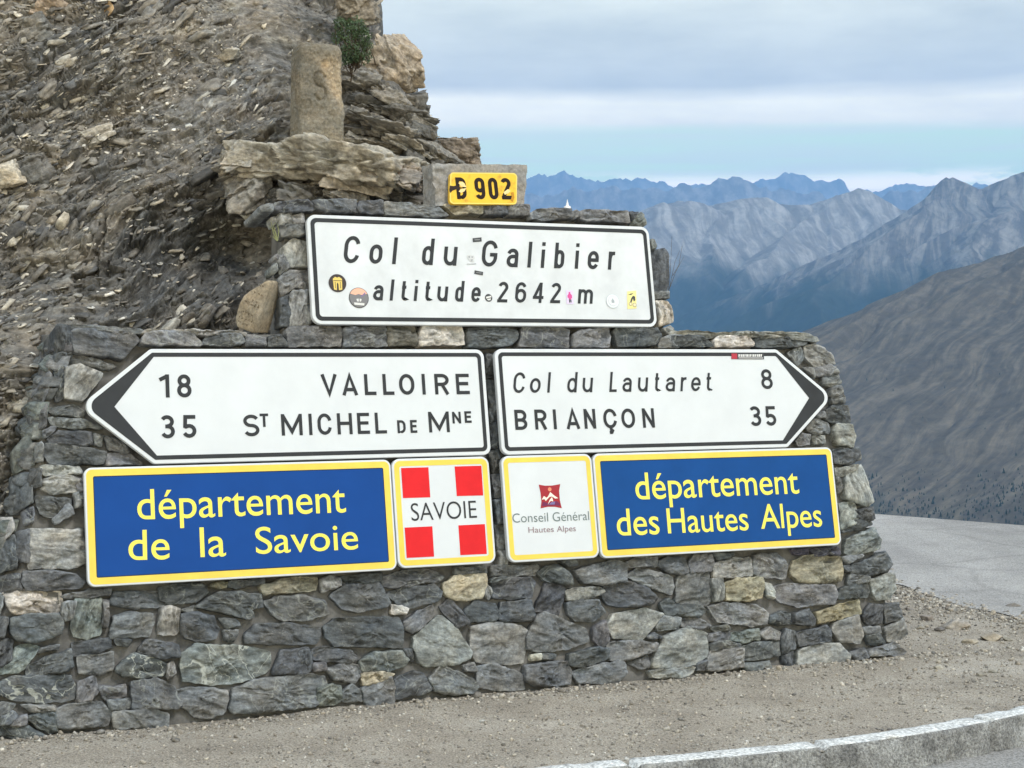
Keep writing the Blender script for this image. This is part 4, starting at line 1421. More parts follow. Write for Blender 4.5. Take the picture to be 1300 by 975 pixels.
def build_wall():
    root = thing('stone_wall', uvw(-0.1, -1.5, -0.4), 'stepped grey stone wall with mortar joints carrying the road signs', 'wall')
    g = np.random.default_rng(21)
    KEY = {'L': 'l', 'G': 'g', 'O': 'o', 'M': 'm'}

    def lay(block, bag, base, proud, extra=0.0, **kw):
        for i, (k, poly) in enumerate(parse(block)):
            vein = 1.0 if 'v' in k else (0.35 if g.random() < .3 else 0.0)
            c = k[0]; big = c.isupper()
            col = np.array(TINT[KEY.get(c, c)], float)
            if c == 'G': col = np.array([.17, .188, .18])
            if c == 'O': col = np.array([.215, .202, .155])
            if c == 'M': col = np.array([.14, .135, .12])
            uv = np.array([px_wall(x, y) for x, y in poly])
            smooth_ = c in 'GL'
            stone(bag, uv, uvw, col, vein, proud + g.normal(0, .007), base=base, seed=len(bag.v) * 7 + int(extra),
                  rough=(.75 if smooth_ else 1.15) * (0.9 if c in 'dm' else 1), chip=.5 if smooth_ else 1.1,
                  bulge=g.uniform(-.002, .006), grow=.0068, tilt=.15, **kw)

    lo = Bag(); lay(STONES, lo, wall_w, 0.004)
    lo.build('masonry', M_STONE, root)
    co = Bag(); lay(COPING, co, wall_w, 0.034, 900, depth=0.35)
    co.build('coping', M_STONE, root)
    tcp = Bag(); lay(TOPCOPING, tcp, wall_w, 0.040, 1800, depth=0.30)
    tcp.build('coping', M_STONE, root)

    # mortar: the battered body behind the stones, two tiers
    m, nt, b = mat('lime_mortar')
    t = N(nt.nodes, 'ShaderNodeTexCoord')
    a = N(nt.nodes, 'ShaderNodeTexNoise', inp={'Scale': 9.0, 'Detail': 7.0, 'Roughness': 0.65})
    nt.links.new(t.outputs['Object'], a.inputs[0])
    r = N(nt.nodes, 'ShaderNodeValToRGB')
    e = r.color_ramp.elements
    e[0].position = .32; e[0].color = (.085, .084, .08, 1)
    e[1].position = .66; e[1].color = (.195, .19, .178, 1)
    nt.links.new(a.outputs[0], r.inputs[0]); nt.links.new(r.outputs[0], b.inputs['Base Color'])
    b.inputs['Roughness'].default_value = .95
    fn = N(nt.nodes, 'ShaderNodeTexNoise', inp={'Scale': 120.0, 'Detail': 4.0, 'Roughness': 0.7})
    nt.links.new(t.outputs['Object'], fn.inputs[0])
    bu = N(nt.nodes, 'ShaderNodeBump', inp={'Strength': .7, 'Distance': .005})
    nt.links.new(fn.outputs[0], bu.inputs['Height']); nt.links.new(bu.outputs[0], b.inputs['Normal'])

    def tier(name, left, right, v0, v1, nu, nv, back, top_round=0.02):
        L = np.array([px_wall(x, y) for x, y in left]); Rr = np.array([px_wall(x, y) for x, y in right])
        vv = np.linspace(v0, v1, nv)
        l = np.interp(vv, L[np.argsort(L[:, 1]), 1], L[np.argsort(L[:, 1]), 0])
        r_ = np.interp(vv, Rr[np.argsort(Rr[:, 1]), 1], Rr[np.argsort(Rr[:, 1]), 0])
        UU = l[:, None] + (r_ - l)[:, None] * np.linspace(0, 1, nu)[None]
        VV = np.repeat(vv[:, None], nu, 1)
        u, v = UU.ravel(), VV.ravel()
        q = np.stack([u * 14, v * 14, u * 0 + 5], 1)
        w = wall_w(u, v) - 0.042 + fbm(q, 4) * 0.009
        F = uvw(u, v, w)
        n = nu * nv
        # the rim, carried straight back into the wall
        idx = np.arange(n).reshape(nv, nu)
        rim = np.concatenate([idx[0, :], idx[1:, -1], idx[-1, ::-1][1:], idx[::-1, 0][1:-1]])
        layers = [F[rim] + BACK * back * s for s in (0.25, .5, .75, 1.0)]
        vs_ = [F] + layers
        k = len(rim)
        fs = [grid_faces(nv, nu)]
        prev = rim
        for li in range(4):
            cur = n + li * k + np.arange(k)
            fs.append(np.stack([np.roll(prev, -1), prev, cur, np.roll(cur, -1)], -1))
            prev = cur
        mesh(name, np.concatenate(vs_), [np.concatenate(fs)], m, root)

    lr = [(1030, 434), (1052, 470), (1064, 520), (1074, 556), (1082, 590), (1097, 640), (1106, 670), (1120, 715), (1130, 760), (1142, 815), (1150, 868)]
    ll = [(80, 420), (66, 470), (45, 510), (38, 560), (24, 610), (10, 655), (-16, 740), (-50, 960)]
    tier('mortar', ll, lr, px_wall(600, 960)[1], px_wall(600, 424)[1], 620, 300, 0.85)
    ul = [(363, 262), (364, 300), (364, 380), (362, 440)]
    ur = [(806, 285), (826, 330), (842, 345), (846, 400), (850, 432)]
    tier('mortar', ul, ur, px_wall(600, 432)[1], px_wall(600, 272)[1], 300, 120, 0.22)

    # the far (right) end of the wall, faced with the same stone
    en = Bag()
    gr = np.random.default_rng(8)
    uR = np.array([px_wall(x + 6, y) for x, y in lr]); o_ = np.argsort(uR[:, 1]); uR = uR[o_]

    def endframe(a, v, w):
        u0 = np.interp(v, uR[:, 1], uR[:, 0])
        return uvw(u0 + w, v, FACE_W * np.ones_like(v)) + np.multiply.outer(a, BACK)
    v = -1.62; k = 0
    while v < 0.06:
        h = gr.uniform(.07, .16); a = .06
        while a < 0.84:
            l = gr.uniform(.12, .3)
            if a + l > .84: l = .86 - a
            if l < .05: break
            j = lambda: gr.uniform(-.012, .012)
            stone(en, np.array([[a + .008, v + .008 + j()], [a + l - .008, v + .008 + j()], [a + l - .008 + j(), v + h - .008 + j()], [a + .008 + j(), v + h - .008 + j()]]),
                  lambda x, y, w: endframe(x, y, w), TINT['dmmdl'[k % 5]], 0, -.012, depth=.04, seed=5000 + k, step=.014, K=8)
            a += l; k += 1
        v += h
    uL = np.array([px_wall(x + 5, y) for x, y in ll]); uL = uL[np.argsort(uL[:, 1])]

    def leftframe(a, v, w):
        u0 = np.interp(v, uL[:, 1], uL[:, 0])
        return uvw(u0 - w, v, wall_w(u0, v)) + np.multiply.outer(a, BACK)
    v = -1.5
    while v < 0.20:
        h = gr.uniform(.05, .13); a = -.02
        while a < 0.45:
            l = gr.uniform(.10, .24)
            j = lambda: gr.uniform(-.012, .012)
            stone(en, np.array([[a + .006, v + .006 + j()], [a + l - .006, v + .006 + j()], [a + l - .006 + j(), v + h - .006 + j()], [a + .006 + j(), v + h - .006 + j()]]),
                  lambda x, y, w: leftframe(x, y, w), TINT['dmdmg'[k % 5]], 0, .012 + gr.uniform(-.01, .02), depth=.06, seed=7000 + k, step=.010, K=12)
            a += l; k += 1
        v += h
    en.build('masonry', M_STONE, root)
    return root


build_wall()

# ================================================================== SIGNS
M_WHITE = plain('sign_white', (.655, .69, .715), 0.32, 0.06, 5.0)
M_OLDWHITE = plain('weathered_white', (.65, .685, .71), 0.38, 0.13, 7.0)
M_BLACK = plain('sign_black', (.040, .043, .047), 0.35, 0.15, 12.0)
M_YEL = plain('sign_yellow', (.83, .62, .11), 0.35, 0.10, 9.0)
M_YTXT = plain('lettering_yellow', (.84, .76, .13), 0.38)
M_BLUE = plain('sign_blue', (.007, .062, .27), 0.36, 0.10, 4.0)
M_BLUE2 = plain('sign_blue_worn', (.007, .068, .255), 0.38, 0.12, 5.0)
M_NAVY = plain('sign_dark_line', (.02, .035, .06), 0.4)
M_RED = plain('sign_red', (.70, .022, .028), 0.33, 0.10, 10.0)
M_METAL = plain('sign_back', (.33, .34, .35), 0.45, 0.2, 10.0)


def rounded(pts, rad, n=10):
    p = np.asarray(pts, float); k = len(p); out = []
    rad = rad if hasattr(rad, '__len__') else [rad] * k
    for i in range(k):
        a, b, c = p[i - 1], p[i], p[(i + 1) % k]
        d0 = (a - b) / np.linalg.norm(a - b); d1 = (c - b) / np.linalg.norm(c - b)
        cosang = np.clip(d0 @ d1, -1, 1); half = math.acos(cosang) / 2
        r = max(rad[i], 1e-4); L = r / math.tan(half)
        cen = b + (d0 + d1) / np.linalg.norm(d0 + d1) * (r / math.sin(half))
        s, e_ = b + d0 * L - cen, b + d1 * L - cen
        a0, a1 = math.atan2(s[1], s[0]), math.atan2(e_[1], e_[0])
        da = (a1 - a0 + math.pi) % (2 * math.pi) - math.pi
        for t in np.linspace(0, 1, n):
            out.append(cen + r * np.array([math.cos(a0 + da * t), math.sin(a0 + da * t)]))
    return np.array(out)


def inset(pts, d):
    p = np.asarray(pts, float); k = len(p); out = []
    area = 0.5 * np.sum(p[:, 0] * np.roll(p[:, 1], -1) - np.roll(p[:, 0], -1) * p[:, 1])
    sg = 1 if area > 0 else -1
    for i in range(k):
        a, b, c = p[i - 1], p[i], p[(i + 1) % k]
        e0 = (b - a) / np.linalg.norm(b - a); e1 = (c - b) / np.linalg.norm(c - b)
        n0 = sg * np.array([-e0[1], e0[0]]); n1 = sg * np.array([-e1[1], e1[0]])
        A = np.array([n0, n1]); rhs = np.array([n0 @ a + d, n1 @ b + d])
        out.append(np.linalg.solve(A, rhs))
    return np.array(out)


def flat(name, outline, w, m, parent):
    v = uvw(outline[:, 0], outline[:, 1], np.full(len(outline), w))
    return mesh(name, v, [list(range(len(v)))], m, parent)


def tri_flat(name, polys, w, m, parent):
    """several flat outlines (concave allowed) as one printed layer"""
    vv, ff, n = [], [], 0
    for i, p in enumerate(polys):
        p = np.asarray(p, float)
        t = tessellate_polygon([[Vector((a, b, 0)) for a, b in p]])
        for q in t:
            q = list(q)
            a, b, c = p[q[0]], p[q[1]], p[q[2]]
            if (b[0] - a[0]) * (c[1] - a[1]) - (b[1] - a[1]) * (c[0] - a[0]) < 0: q = q[::-1]
            ff.append([n + j for j in q])
        vv.append(uvw(p[:, 0], p[:, 1], np.full(len(p), w + i * 0.00012))); n += len(p)
    return mesh(name, np.concatenate(vv), ff, m, parent)


def ring(name, o1, o2, w, m, parent):
    k = len(o1)
    v = np.concatenate([uvw(o1[:, 0], o1[:, 1], np.full(k, w)), uvw(o2[:, 0], o2[:, 1], np.full(k, w))])
    i = np.arange(k); j = (i + 1) % k
    return mesh(name, v, [np.stack([i, j, k + j, k + i], -1)], m, parent)


def panel(name, pts, rad, m, parent, thick=0.026):
    """a folded sheet-metal plate: front, rounded rim, turned-back edge, back"""
    k = None; rings_ = []
    for d, w in [(0.0035, 0.0), (0.001, -0.001), (0.0, -0.0035), (0.0, -thick), (0.012, -thick), (0.013, -0.006)]:
        o = rounded(inset(pts, d) if d else pts, [max(r - d, .002) for r in (rad if hasattr(rad, '__len__') else [rad] * len(pts))])
        rings_.append(uvw(o[:, 0], o[:, 1], np.full(len(o), w))); k = len(o)
    v = np.concatenate(rings_)
    i = np.arange(k); j = (i + 1) % k
    f = [list(range(k))]
    for r in range(len(rings_) - 1):
        f += [[r * k + a, (r + 1) * k + a, (r + 1) * k + b, r * k + b] for a, b in zip(i, j)]
    L = (len(rings_) - 1) * k
    f.append([L + a for a in range(k)][::-1])
    o = mesh(name, v, f, m, parent)
    return o


# ---- road-sign lettering: strokes of even width, glyph box W x H, x-height xh
def arc(cx, cy, rx, ry, a0, a1, n=14):
    t = np.radians(np.linspace(a0, a1, n))
    return [(cx + rx * math.cos(a), cy + ry * math.sin(a)) for a in t]


def glyph(ch, Wd, H, s):
    r = s / 2; x0, x1, y0, y1 = r, Wd - r, r, H - r
    cx = Wd / 2; rx = (x1 - x0) / 2
    xh = H * 0.715; xt = xh - r
    ry = min(rx * 1.25, (H - s) / 2); ryx = min(rx * 1.25, (xh - s) / 2)

    def stad(xa, xb, ya, yb, ryy):
        c = (xa + xb) / 2; q = (xb - xa) / 2
        return arc(c, yb - ryy, q, ryy, 0, 180) + arc(c, ya + ryy, q, ryy, 180, 360)
    S, C_ = [], []
    if ch in 'O0': C_.append(stad(x0, x1, y0, y1, ry))
    elif ch == 'o': C_.append(stad(x0, x1, y0, xt, ryx))
    elif ch in 'CÇ':
        S.append(arc(cx, y1 - ry, rx, ry, 12, 180) + arc(cx, y0 + ry, rx, ry, 180, 348))
        if ch == 'Ç': S.append([(cx, y0), (cx + .02 * H, -.06 * H), (cx + .09 * H, -.12 * H), (cx + .05 * H, -.20 * H), (cx - .08 * H, -.21 * H)])
    elif ch == 'G':
        S.append(arc(cx, y1 - ry, rx, ry, 14, 180) + arc(cx, y0 + ry, rx, ry, 180, 350) + [(x1, H * .47)])
        S.append([(cx + .02 * Wd, H * .455), (Wd, H * .455)])
    elif ch in 'lI': S.append([(cx, 0), (cx, H)])
    elif ch == 'i':
        S.append([(cx, 0), (cx, xh)]); S.append([(cx, H - s * 1.02), (cx, H)])
    elif ch == 'd':
        C_.append(stad(x0, x1, y0, xt, ryx)); S.append([(x1, 0), (x1, H)])
    elif ch == 'b':
        C_.append(stad(x0, x1, y0, xt, ryx)); S.append([(x0, 0), (x0, H)])
    elif ch == 'u':
        S.append([(x0, xh)] + arc(cx, y0 + ryx, rx, ryx, 180, 360) + [(x1, xh * .6)]); S.append([(x1, 0), (x1, xh)])
    elif ch == 'a':
        S.append(arc(cx, xt - ryx * .8, rx, ryx * .8, 165, 0) + [(x1, 0)])
        m_ = xh * .575; q = (m_ - y0) / 2
        S.append([(x1, m_), (cx, m_)] + arc(cx, y0 + q, rx, q, 90, 270) + [(cx + rx * .3, y0)] + arc(cx + rx * .3, y0 + q, rx * .7, q, 270, 340, 6))
    elif ch == 'e':
        m_ = xh * .5
        S.append([(x0 + .01 * H, m_), (x1 - .0 * H, m_)])
        S.append([(x1, m_ - r)] + arc(cx, xt - ryx, rx, ryx, 0, 180) + arc(cx, y0 + ryx, rx, ryx, 180, 335))
    elif ch == 'r':
        S.append([(x0, 0), (x0, xh)])
        S.append([(x0, xh * .58)] + arc(x1 + .0 * H, xh * .58, x1 - x0, xt - xh * .58, 180, 95, 10) + [(Wd, xt)])
    elif ch == 't':
        tx = Wd * .42
        S.append([(tx, H * .93)] + [(tx, y0 + .16 * H)] + arc(tx + .15 * H, y0 + .15 * H, .15 * H, .15 * H, 180, 270, 8) + [(Wd, y0)])
        S.append([(0, xt), (Wd, xt)])
    elif ch == 'm':
        q = (x1 - x0) / 4
        S.append([(x0, 0), (x0, xh)])
        S.append([(x0, xt - q * 1.1)] + arc(x0 + q, xt - q * 1.1, q, q * 1.1, 180, 0) + [(x0 + 2 * q, 0)])
        S.append([(x0 + 2 * q, xt - q * 1.1)] + arc(x0 + 3 * q, xt - q * 1.1, q, q * 1.1, 180, 0) + [(x1, 0)])
    elif ch == '1':
        S.append([(x1 - .02 * Wd, 0), (x1 - .02 * Wd, H)]); S.append([(0, H * .76), (x1, H * .93)])
    elif ch == '2':
        S.append(arc(cx, y1 - rx * 1.02, rx, rx * 1.02, 160, 0) + arc(cx, y1 - rx * 1.02, rx, rx * 1.02, 0, -40, 6) + [(x0 + .02 * H, s * .9)])
        S.append([(0, y0), (Wd, y0)])
    elif ch == '3':
        h2 = (y1 - y0) / 4; mid = (y0 + y1) / 2 + .01 * H
        S.append(arc(cx - .05 * Wd, mid + h2, rx * .98, h2 - .01 * H, 150, -90))
        S.append(arc(cx - .02 * Wd, y0 + h2, rx * 1.02, h2 + .01 * H, 90, -155))
        S.append([(cx - .18 * Wd, mid), (cx, mid)])
    elif ch == '4':
        S.append([(x1 - .16 * Wd, 0), (x1 - .16 * Wd, H)])
        S.append([(x1 - .19 * Wd, H * .96), (x0 + .02 * Wd, H * .30)]); S.append([(0, H * .27), (Wd, H * .27)])
    elif ch == '5':
        b_ = H * .305
        S.append([(x0 + .06 * Wd, H * .44), (x0 + .10 * Wd, H)]); S.append([(x0 + .02 * Wd, y1), (Wd * .95, y1)])
        S.append([(x0 + .05 * Wd, H * .50)] + arc(cx - .02 * Wd, b_, rx * 1.03, b_ - r, 125, -155))
    elif ch in '69':
        b_ = H * .30
        bowl = stad(x0, x1, y0, H * .60, min(rx * 1.05, (H * .60 - s) / 2))
        tail = [(x0, b_)] + [(x0, H * .55)] + arc(cx, y1 - ry, rx, ry, 180, 25)
        if ch == '9':
            bowl = [(Wd - x, H - y) for x, y in bowl]; tail = [(Wd - x, H - y) for x, y in tail]
        C_.append(bowl); S.append(tail)
    elif ch == '8':
        h2 = (y1 - y0); mid = y0 + h2 * .535
        C_.append(stad(x0, x1, y0, mid, min(rx * 1.0, (mid - y0) / 2)))
        C_.append(stad(x0 + .05 * Wd, x1 - .05 * Wd, mid, y1, min(rx * .95, (y1 - mid) / 2)))
    elif ch == 'V': S.append([(r * .9, H), (cx, s * .45), (Wd - r * .9, H)])
    elif ch == 'A':
        S.append([(r * .9, 0), (cx, H - s * .45), (Wd - r * .9, 0)]); S.append([(Wd * .22, H * .27), (Wd * .78, H * .27)])
    elif ch == 'L': S.append([(x0, H), (x0, y0), (Wd, y0)])
    elif ch == 'E': S.append([(Wd, y1), (x0, y1), (x0, y0), (Wd, y0)]); S.append([(x0, H * .52), (Wd * .92, H * .52)])
    elif ch == 'H': S += [[(x0, 0), (x0, H)], [(x1, 0), (x1, H)], [(x0, H * .52), (x1, H * .52)]]
    elif ch == 'T': S += [[(0, y1), (Wd, y1)], [(cx, 0), (cx, y1)]]
    elif ch == 'N': S += [[(x0, 0), (x0, H)], [(x1, 0), (x1, H)], [(x0, H - s * .3), (x1, s * .3)]]
    elif ch == 'M': S += [[(x0, 0), (x0, H)], [(x1, 0), (x1, H)], [(x0, H - s * .3), (cx, H * .18), (x1, H - s * .3)]]
    elif ch in 'DRB':
        if ch == 'D':
            S.append([(x0, y0), (cx, y0)] + arc(cx - .05 * Wd, y0 + ry, rx * 1.1, ry, -90, 0) + arc(cx - .05 * Wd, y1 - ry, rx * 1.1, ry, 0, 90) + [(x0, y1)])
            S.append([(x0, 0), (x0, H)])
        else:
            m_ = H * .49; q = (y1 - m_) / 2
            S.append([(x0, 0), (x0, H)])
            S.append([(x0, y1), (cx, y1)] + arc(cx, m_ + q, x1 - cx - (.03 * Wd if ch == 'B' else 0), q, 90, -90) + [(x0, m_)])
            if ch == 'R': S.append([(cx, m_), (x1, 0)])
            else:
                q = (m_ - y0) / 2
                S.append([(cx, m_)] + arc(cx, y0 + q, x1 - cx, q, 90, -90) + [(x0, y0)])
    elif ch == 'S':
        h2 = (y1 - y0) / 4; mid = (y0 + y1) / 2
        S.append(arc(cx, mid + h2, rx, h2, 25, 180) + arc(cx, mid + h2, rx, h2, 180, 262, 6) + arc(cx, mid - h2, rx, h2, 82, 0, 6) + arc(cx, mid - h2, rx, h2, 0, -155))
    return S, C_


def ribbon(pl, s, closed=False):
    p = [pl[0]]
    for q in pl[1:]:
        if math.hypot(q[0] - p[-1][0], q[1] - p[-1][1]) > 1e-6: p.append(q)
    p = np.array(p)
    if closed and np.linalg.norm(p[0] - p[-1]) < 1e-6: p = p[:-1]
    k = len(p)
    nx = np.roll(p, -1, 0) - p; pv = p - np.roll(p, 1, 0)
    if not closed:
        nx[-1] = p[-1] - p[-2]; pv[0] = p[1] - p[0]
    nx /= np.linalg.norm(nx, axis=1)[:, None]; pv /= np.linalg.norm(pv, axis=1)[:, None]
    n0 = np.stack([-pv[:, 1], pv[:, 0]], 1); n1 = np.stack([-nx[:, 1], nx[:, 0]], 1)
    m_ = n0 + n1; m_ /= np.linalg.norm(m_, axis=1)[:, None] + 1e-9
    sc = 1 / np.clip((m_ * n0).sum(1), .45, 1)
    o = m_ * (sc * s / 2)[:, None]
    v = np.concatenate([p - o, p + o])
    m = k if closed else k - 1
    i = np.arange(m); j = (i + 1) % k
    return v, np.stack([i, j, k + j, k + i], -1)


def road_text(name, items, b0, b1, h_px, s_rel, m, parent, skew=0.0, w=0.0016):
    """splits a line into its words, one lettering part each"""
    runs = [[items[0]]]
    for a, b in zip(items, items[1:]):
        if b[1] - a[2] > h_px * (.72 if skew else .42): runs.append([])
        runs[-1].append(b)
    for r in runs: road_word(name, r, b0, b1, h_px, s_rel, m, parent, skew, w)


def road_word(name, items, b0, b1, h_px, s_rel, m, parent, skew=0.0, w=0.0016):
    """items: (char, left px, right px[, height scale, raise]) on the baseline from photo point b0 to b1; h_px cap height at b0"""
    bag = Bag()
    p0, p1 = px_uv(*b0), px_uv(*b1)
    e_ = (p1 - p0) / np.linalg.norm(p1 - p0); n_ = np.array([-e_[1], e_[0]])
    H = (px_uv(b0[0] - .055 * h_px, b0[1] - h_px) - p0) @ n_
    for it in items:
        ch, xl, xr = it[:3]
        hs = it[3] if len(it) > 3 else 1.0; up = it[4] if len(it) > 4 else 0.0
        yb = b0[1] + (b1[1] - b0[1]) * ((xl + xr) / 2 - b0[0]) / (b1[0] - b0[0])
        gh = H * hs
        rel = 0.36 if (ch in 'oauemr') else .5
        ym = yb - h_px * (rel * hs + up)
        a = (px_uv(xl, ym) - p0) @ e_; b = (px_uv(xr, ym) - p0) @ e_
        s = H * s_rel * (hs ** .55)
        vis = gh * (.72 if ch in 'oauemr' else 1.0)
        Wd = (b - a) - (0.55 if ch in 'oaueCG0689S' else .95) * skew * vis
        if ch in 'lIi': Wd = s
        c = (a + b) / 2
        S, C_ = glyph(ch, Wd, gh, s)
        for q, (pl, cl) in enumerate([(x, False) for x in S] + [(x, True) for x in C_]):
            v, f = ribbon(pl, s, cl)
            x = v[:, 0] - Wd / 2 + c + skew * (v[:, 1] - vis / 2)
            y = v[:, 1] + up * H
            P = p0 + x[:, None] * e_ + y[:, None] * n_
            bag.add(uvw(P[:, 0], P[:, 1], np.full(len(P), w + q * 0.00015)), [f])
    return bag.build(name, m, parent)


_tcache = {}


def text_mesh(word, off):
    key = (word, off)
    if key not in _tcache:
        c = bpy.data.curves.new('text_curve', 'FONT'); c.body = word; c.size = 1; c.offset = off; c.resolution_u = 6
        o = bpy.data.objects.new('text_curve', c); scene.collection.objects.link(o)
        dg = bpy.context.evaluated_depsgraph_get(); dg.update()
        me = bpy.data.meshes.new_from_object(o.evaluated_get(dg))
        v = np.array([tuple(x.co) for x in me.vertices]); f = [list(p.vertices) for p in me.polygons]
        bpy.data.objects.remove(o); bpy.data.curves.remove(c); bpy.data.meshes.remove(me)
        _tcache[key] = (v, f)
    return _tcache[key]


def words(name, items, m, parent, off=0.0, w=0.0016):
    """items: (word, left px point, right px point on the baseline, height px, reference letter)"""
    for word, b0, b1, hp, ref in items:
        v, f = text_mesh(word, off)
        rv, _ = text_mesh(ref, off)
        p0, p1 = px_uv(*b0), px_uv(*b1)
        L = np.linalg.norm(p1 - p0); e_ = (p1 - p0) / L; n_ = np.array([-e_[1], e_[0]])
        H = (px_uv(b0[0] - .05 * hp, b0[1] - hp) - p0) @ n_
        x = (v[:, 0] - v[:, 0].min()) / (v[:, 0].max() - v[:, 0].min()) * L
        y = v[:, 1] / rv[:, 1].max() * H
        P = p0 + x[:, None] * e_ + y[:, None] * n_
        mesh(name, uvw(P[:, 0], P[:, 1], np.full(len(P), w)), f, m, parent)


def rect(u, v, w_, h):
    return np.array([[u - w_ / 2, v - h / 2], [u + w_ / 2, v - h / 2], [u + w_ / 2, v + h / 2], [u - w_ / 2, v + h / 2]])


def disc(u, v, r, n=40, sq=1.0):
    t = np.linspace(0, 2 * math.pi, n, endpoint=False)
    return np.stack([u + r * np.cos(t), v + r * sq * np.sin(t)], 1)


def pxp(*pts):
    return np.array([px_uv(x, y) for x, y in pts])


def sign_root(name, pts, label):
    c = np.mean(pts, 0); lo = np.min(pts[:, 1])
    return thing(name, uvw(c[0], lo, -.03), label, 'sign', 'signs fixed to the stone wall')


# --- pass name board
B = rect(-.0769, .5559, 1.8395, .5295)
r0 = sign_root('name_sign', B, 'white name board with black rim, altitude in second line, on upper tier of wall')
panel('panel', B, .045, M_OLDWHITE, r0)
ring('border', rounded(inset(B, .0165), .030), rounded(inset(B, .0365), .016), .0010, M_BLACK, r0)
road_text('lettering', [('C', 435.4, 458.2), ('o', 468, 486.5), ('l', 497.4, 505.4), ('d', 533.8, 553.1), ('u', 562.3, 581.1), ('G', 610.5, 632.8), ('a', 642.3, 658.8),
                        ('l', 668.8, 676.2), ('i', 685.7, 693.1), ('b', 701.8, 718.8), ('i', 728.8, 736.2), ('e', 745.1, 760.8), ('r', 770.5, 781.8)],
          (435, 333.8), (775, 342.4), 34.6, .140, M_BLACK, r0, .165)
road_text('lettering', [('a', 473.1, 487.4), ('l', 494.3, 501.1), ('t', 508, 517.4), ('i', 525.1, 531.1), ('t', 538.2, 547.7), ('u', 554.3, 569.2), ('d', 576.2, 590.8), ('e', 597.7, 610.8),
                        ('2', 630, 646.6), ('6', 653.1, 669.2), ('4', 674.9, 692), ('2', 697.2, 713.5), ('m', 732.6, 753.8)],
          (480, 381.4), (745, 385.6), 27.0, .150, M_BLACK, r0, .165)


def sticker(polys_mats, label):
    base = None
    for i, (polys, m) in enumerate(polys_mats):
        o = tri_flat('sticker' if i == 0 else 'print', polys, .0022 + .0006 * i, m, r0 if base is None else None)
        if base is None:
            base = o; o['label'] = label
        else:
            o.parent = base; o.location = -np.array(r0.location); 
    return base


def flatmat(n, c): return plain(n, c, .45)


K_BROWN, K_GOLD = flatmat('print_brown', (.06, .05, .05)), flatmat('print_gold', (.72, .55, .16))
K_GREY, K_PEACH, K_PALE = flatmat('print_grey', (.20, .20, .21)), flatmat('print_peach', (.80, .45, .33)), flatmat('print_pale', (.66, .67, .66))
K_DARK, K_PINK, K_LILAC = flatmat('print_dark', (.07, .075, .08)), flatmat('print_pink', (.62, .10, .30)), flatmat('print_lilac', (.66, .58, .78))
K_FAINT, K_LEMON, K_RED2, K_VIOLET = flatmat('print_faint', (.52, .58, .62)), flatmat('print_lemon', (.80, .74, .32)), flatmat('print_red', (.42, .05, .07)), flatmat('print_violet', (.22, .16, .36))


def child_print(parent, polys, w, m):
    o = tri_flat('print', polys, w, m, None)
    o.parent = parent
    o.location = -np.array(parent.parent.location)
    return o


def add_sticker(root, base_poly, base_mat, label, prints):
    s_ = tri_flat('sticker', [base_poly], .0022, base_mat, root)
    s_['label'] = label
    for i, (polys, m) in enumerate(prints):
        child_print(s_, polys, .0030 + .0006 * i, m)
    return s_


c1 = px_uv(428.3, 359.6); pxm = .00412
add_sticker(r0, disc(*c1, 10.6 * pxm), K_BROWN, 'round dark sticker with a golden gateway',
            [([c1 + pxm * np.array(q) for q in [[(-4.6, -7.6), (-1.2, -8.2), (-1.0, -1), (-.2, .8), (1, -1), (1.2, -8.2), (5.2, -7.6), (5.6, 5), (2.2, 7.4), (0, 6.4), (-2.6, 7.4), (-5.4, 5)]]], K_GOLD),
             ([c1 + pxm * np.array(q) for q in [[(-4.9, 3.2), (5.2, 3.2), (5.2, 2.5), (-4.9, 2.5)], [(-3.2, 1.5), (-2.6, 1.5), (-2.4, -6), (-3, -6)], [(3, 1.5), (3.6, 1.5), (3.4, -6), (2.8, -6)]]], K_BROWN)])
c2 = px_uv(455.4, 378.2)
t_ = np.linspace(math.radians(25), math.radians(155), 20)
cap_ = np.stack([np.cos(t_) * 11.4, np.sin(t_) * 11.4], 1)
add_sticker(r0, disc(*c2, 12.0 * pxm), K_DARK, 'round grey sticker with a peach sky and pale banner',
            [([c2 + pxm * disc(0, 0, 11.2)], K_GREY),
             ([c2 + pxm * np.concatenate([cap_, [(-4, 3.2), (0, 4.6), (3, 3.4)]])], K_PEACH),
             ([c2 + pxm * np.array([(2.5, 1.5), (7.5, 6.5), (8.6, 5.6), (3.4, .9)])], K_VIOLET),
             ([c2 + pxm * np.array([(-6.5, -5.6), (6.2, -6.4), (5.8, -9.2), (-6.0, -8.4)]), c2 + pxm * np.array([(-3.4, -1.5), (-.5, -1.0), (-.6, -4.6), (-2.6, -4.4)]), c2 + pxm * np.array([(.5, -1), (3, -1.6), (2.2, -4.4), (.5, -4.6)])], K_PALE)])
for pts in ([(599.7, 302.6), (611.0, 301.4), (611.4, 306.6), (600.2, 307.6)], [(602.4, 343.2), (613.2, 345.4), (612.8, 349.8), (602.0, 347.6)]):
    q = pxp(*pts); cc = q.mean(0)
    add_sticker(r0, q, K_DARK, 'small dark strip sticker', [([cc + (q - cc) * [.62, .25]], flatmat('print_mid', (.22, .23, .24)))])
ca_ = px_uv(598, 330)
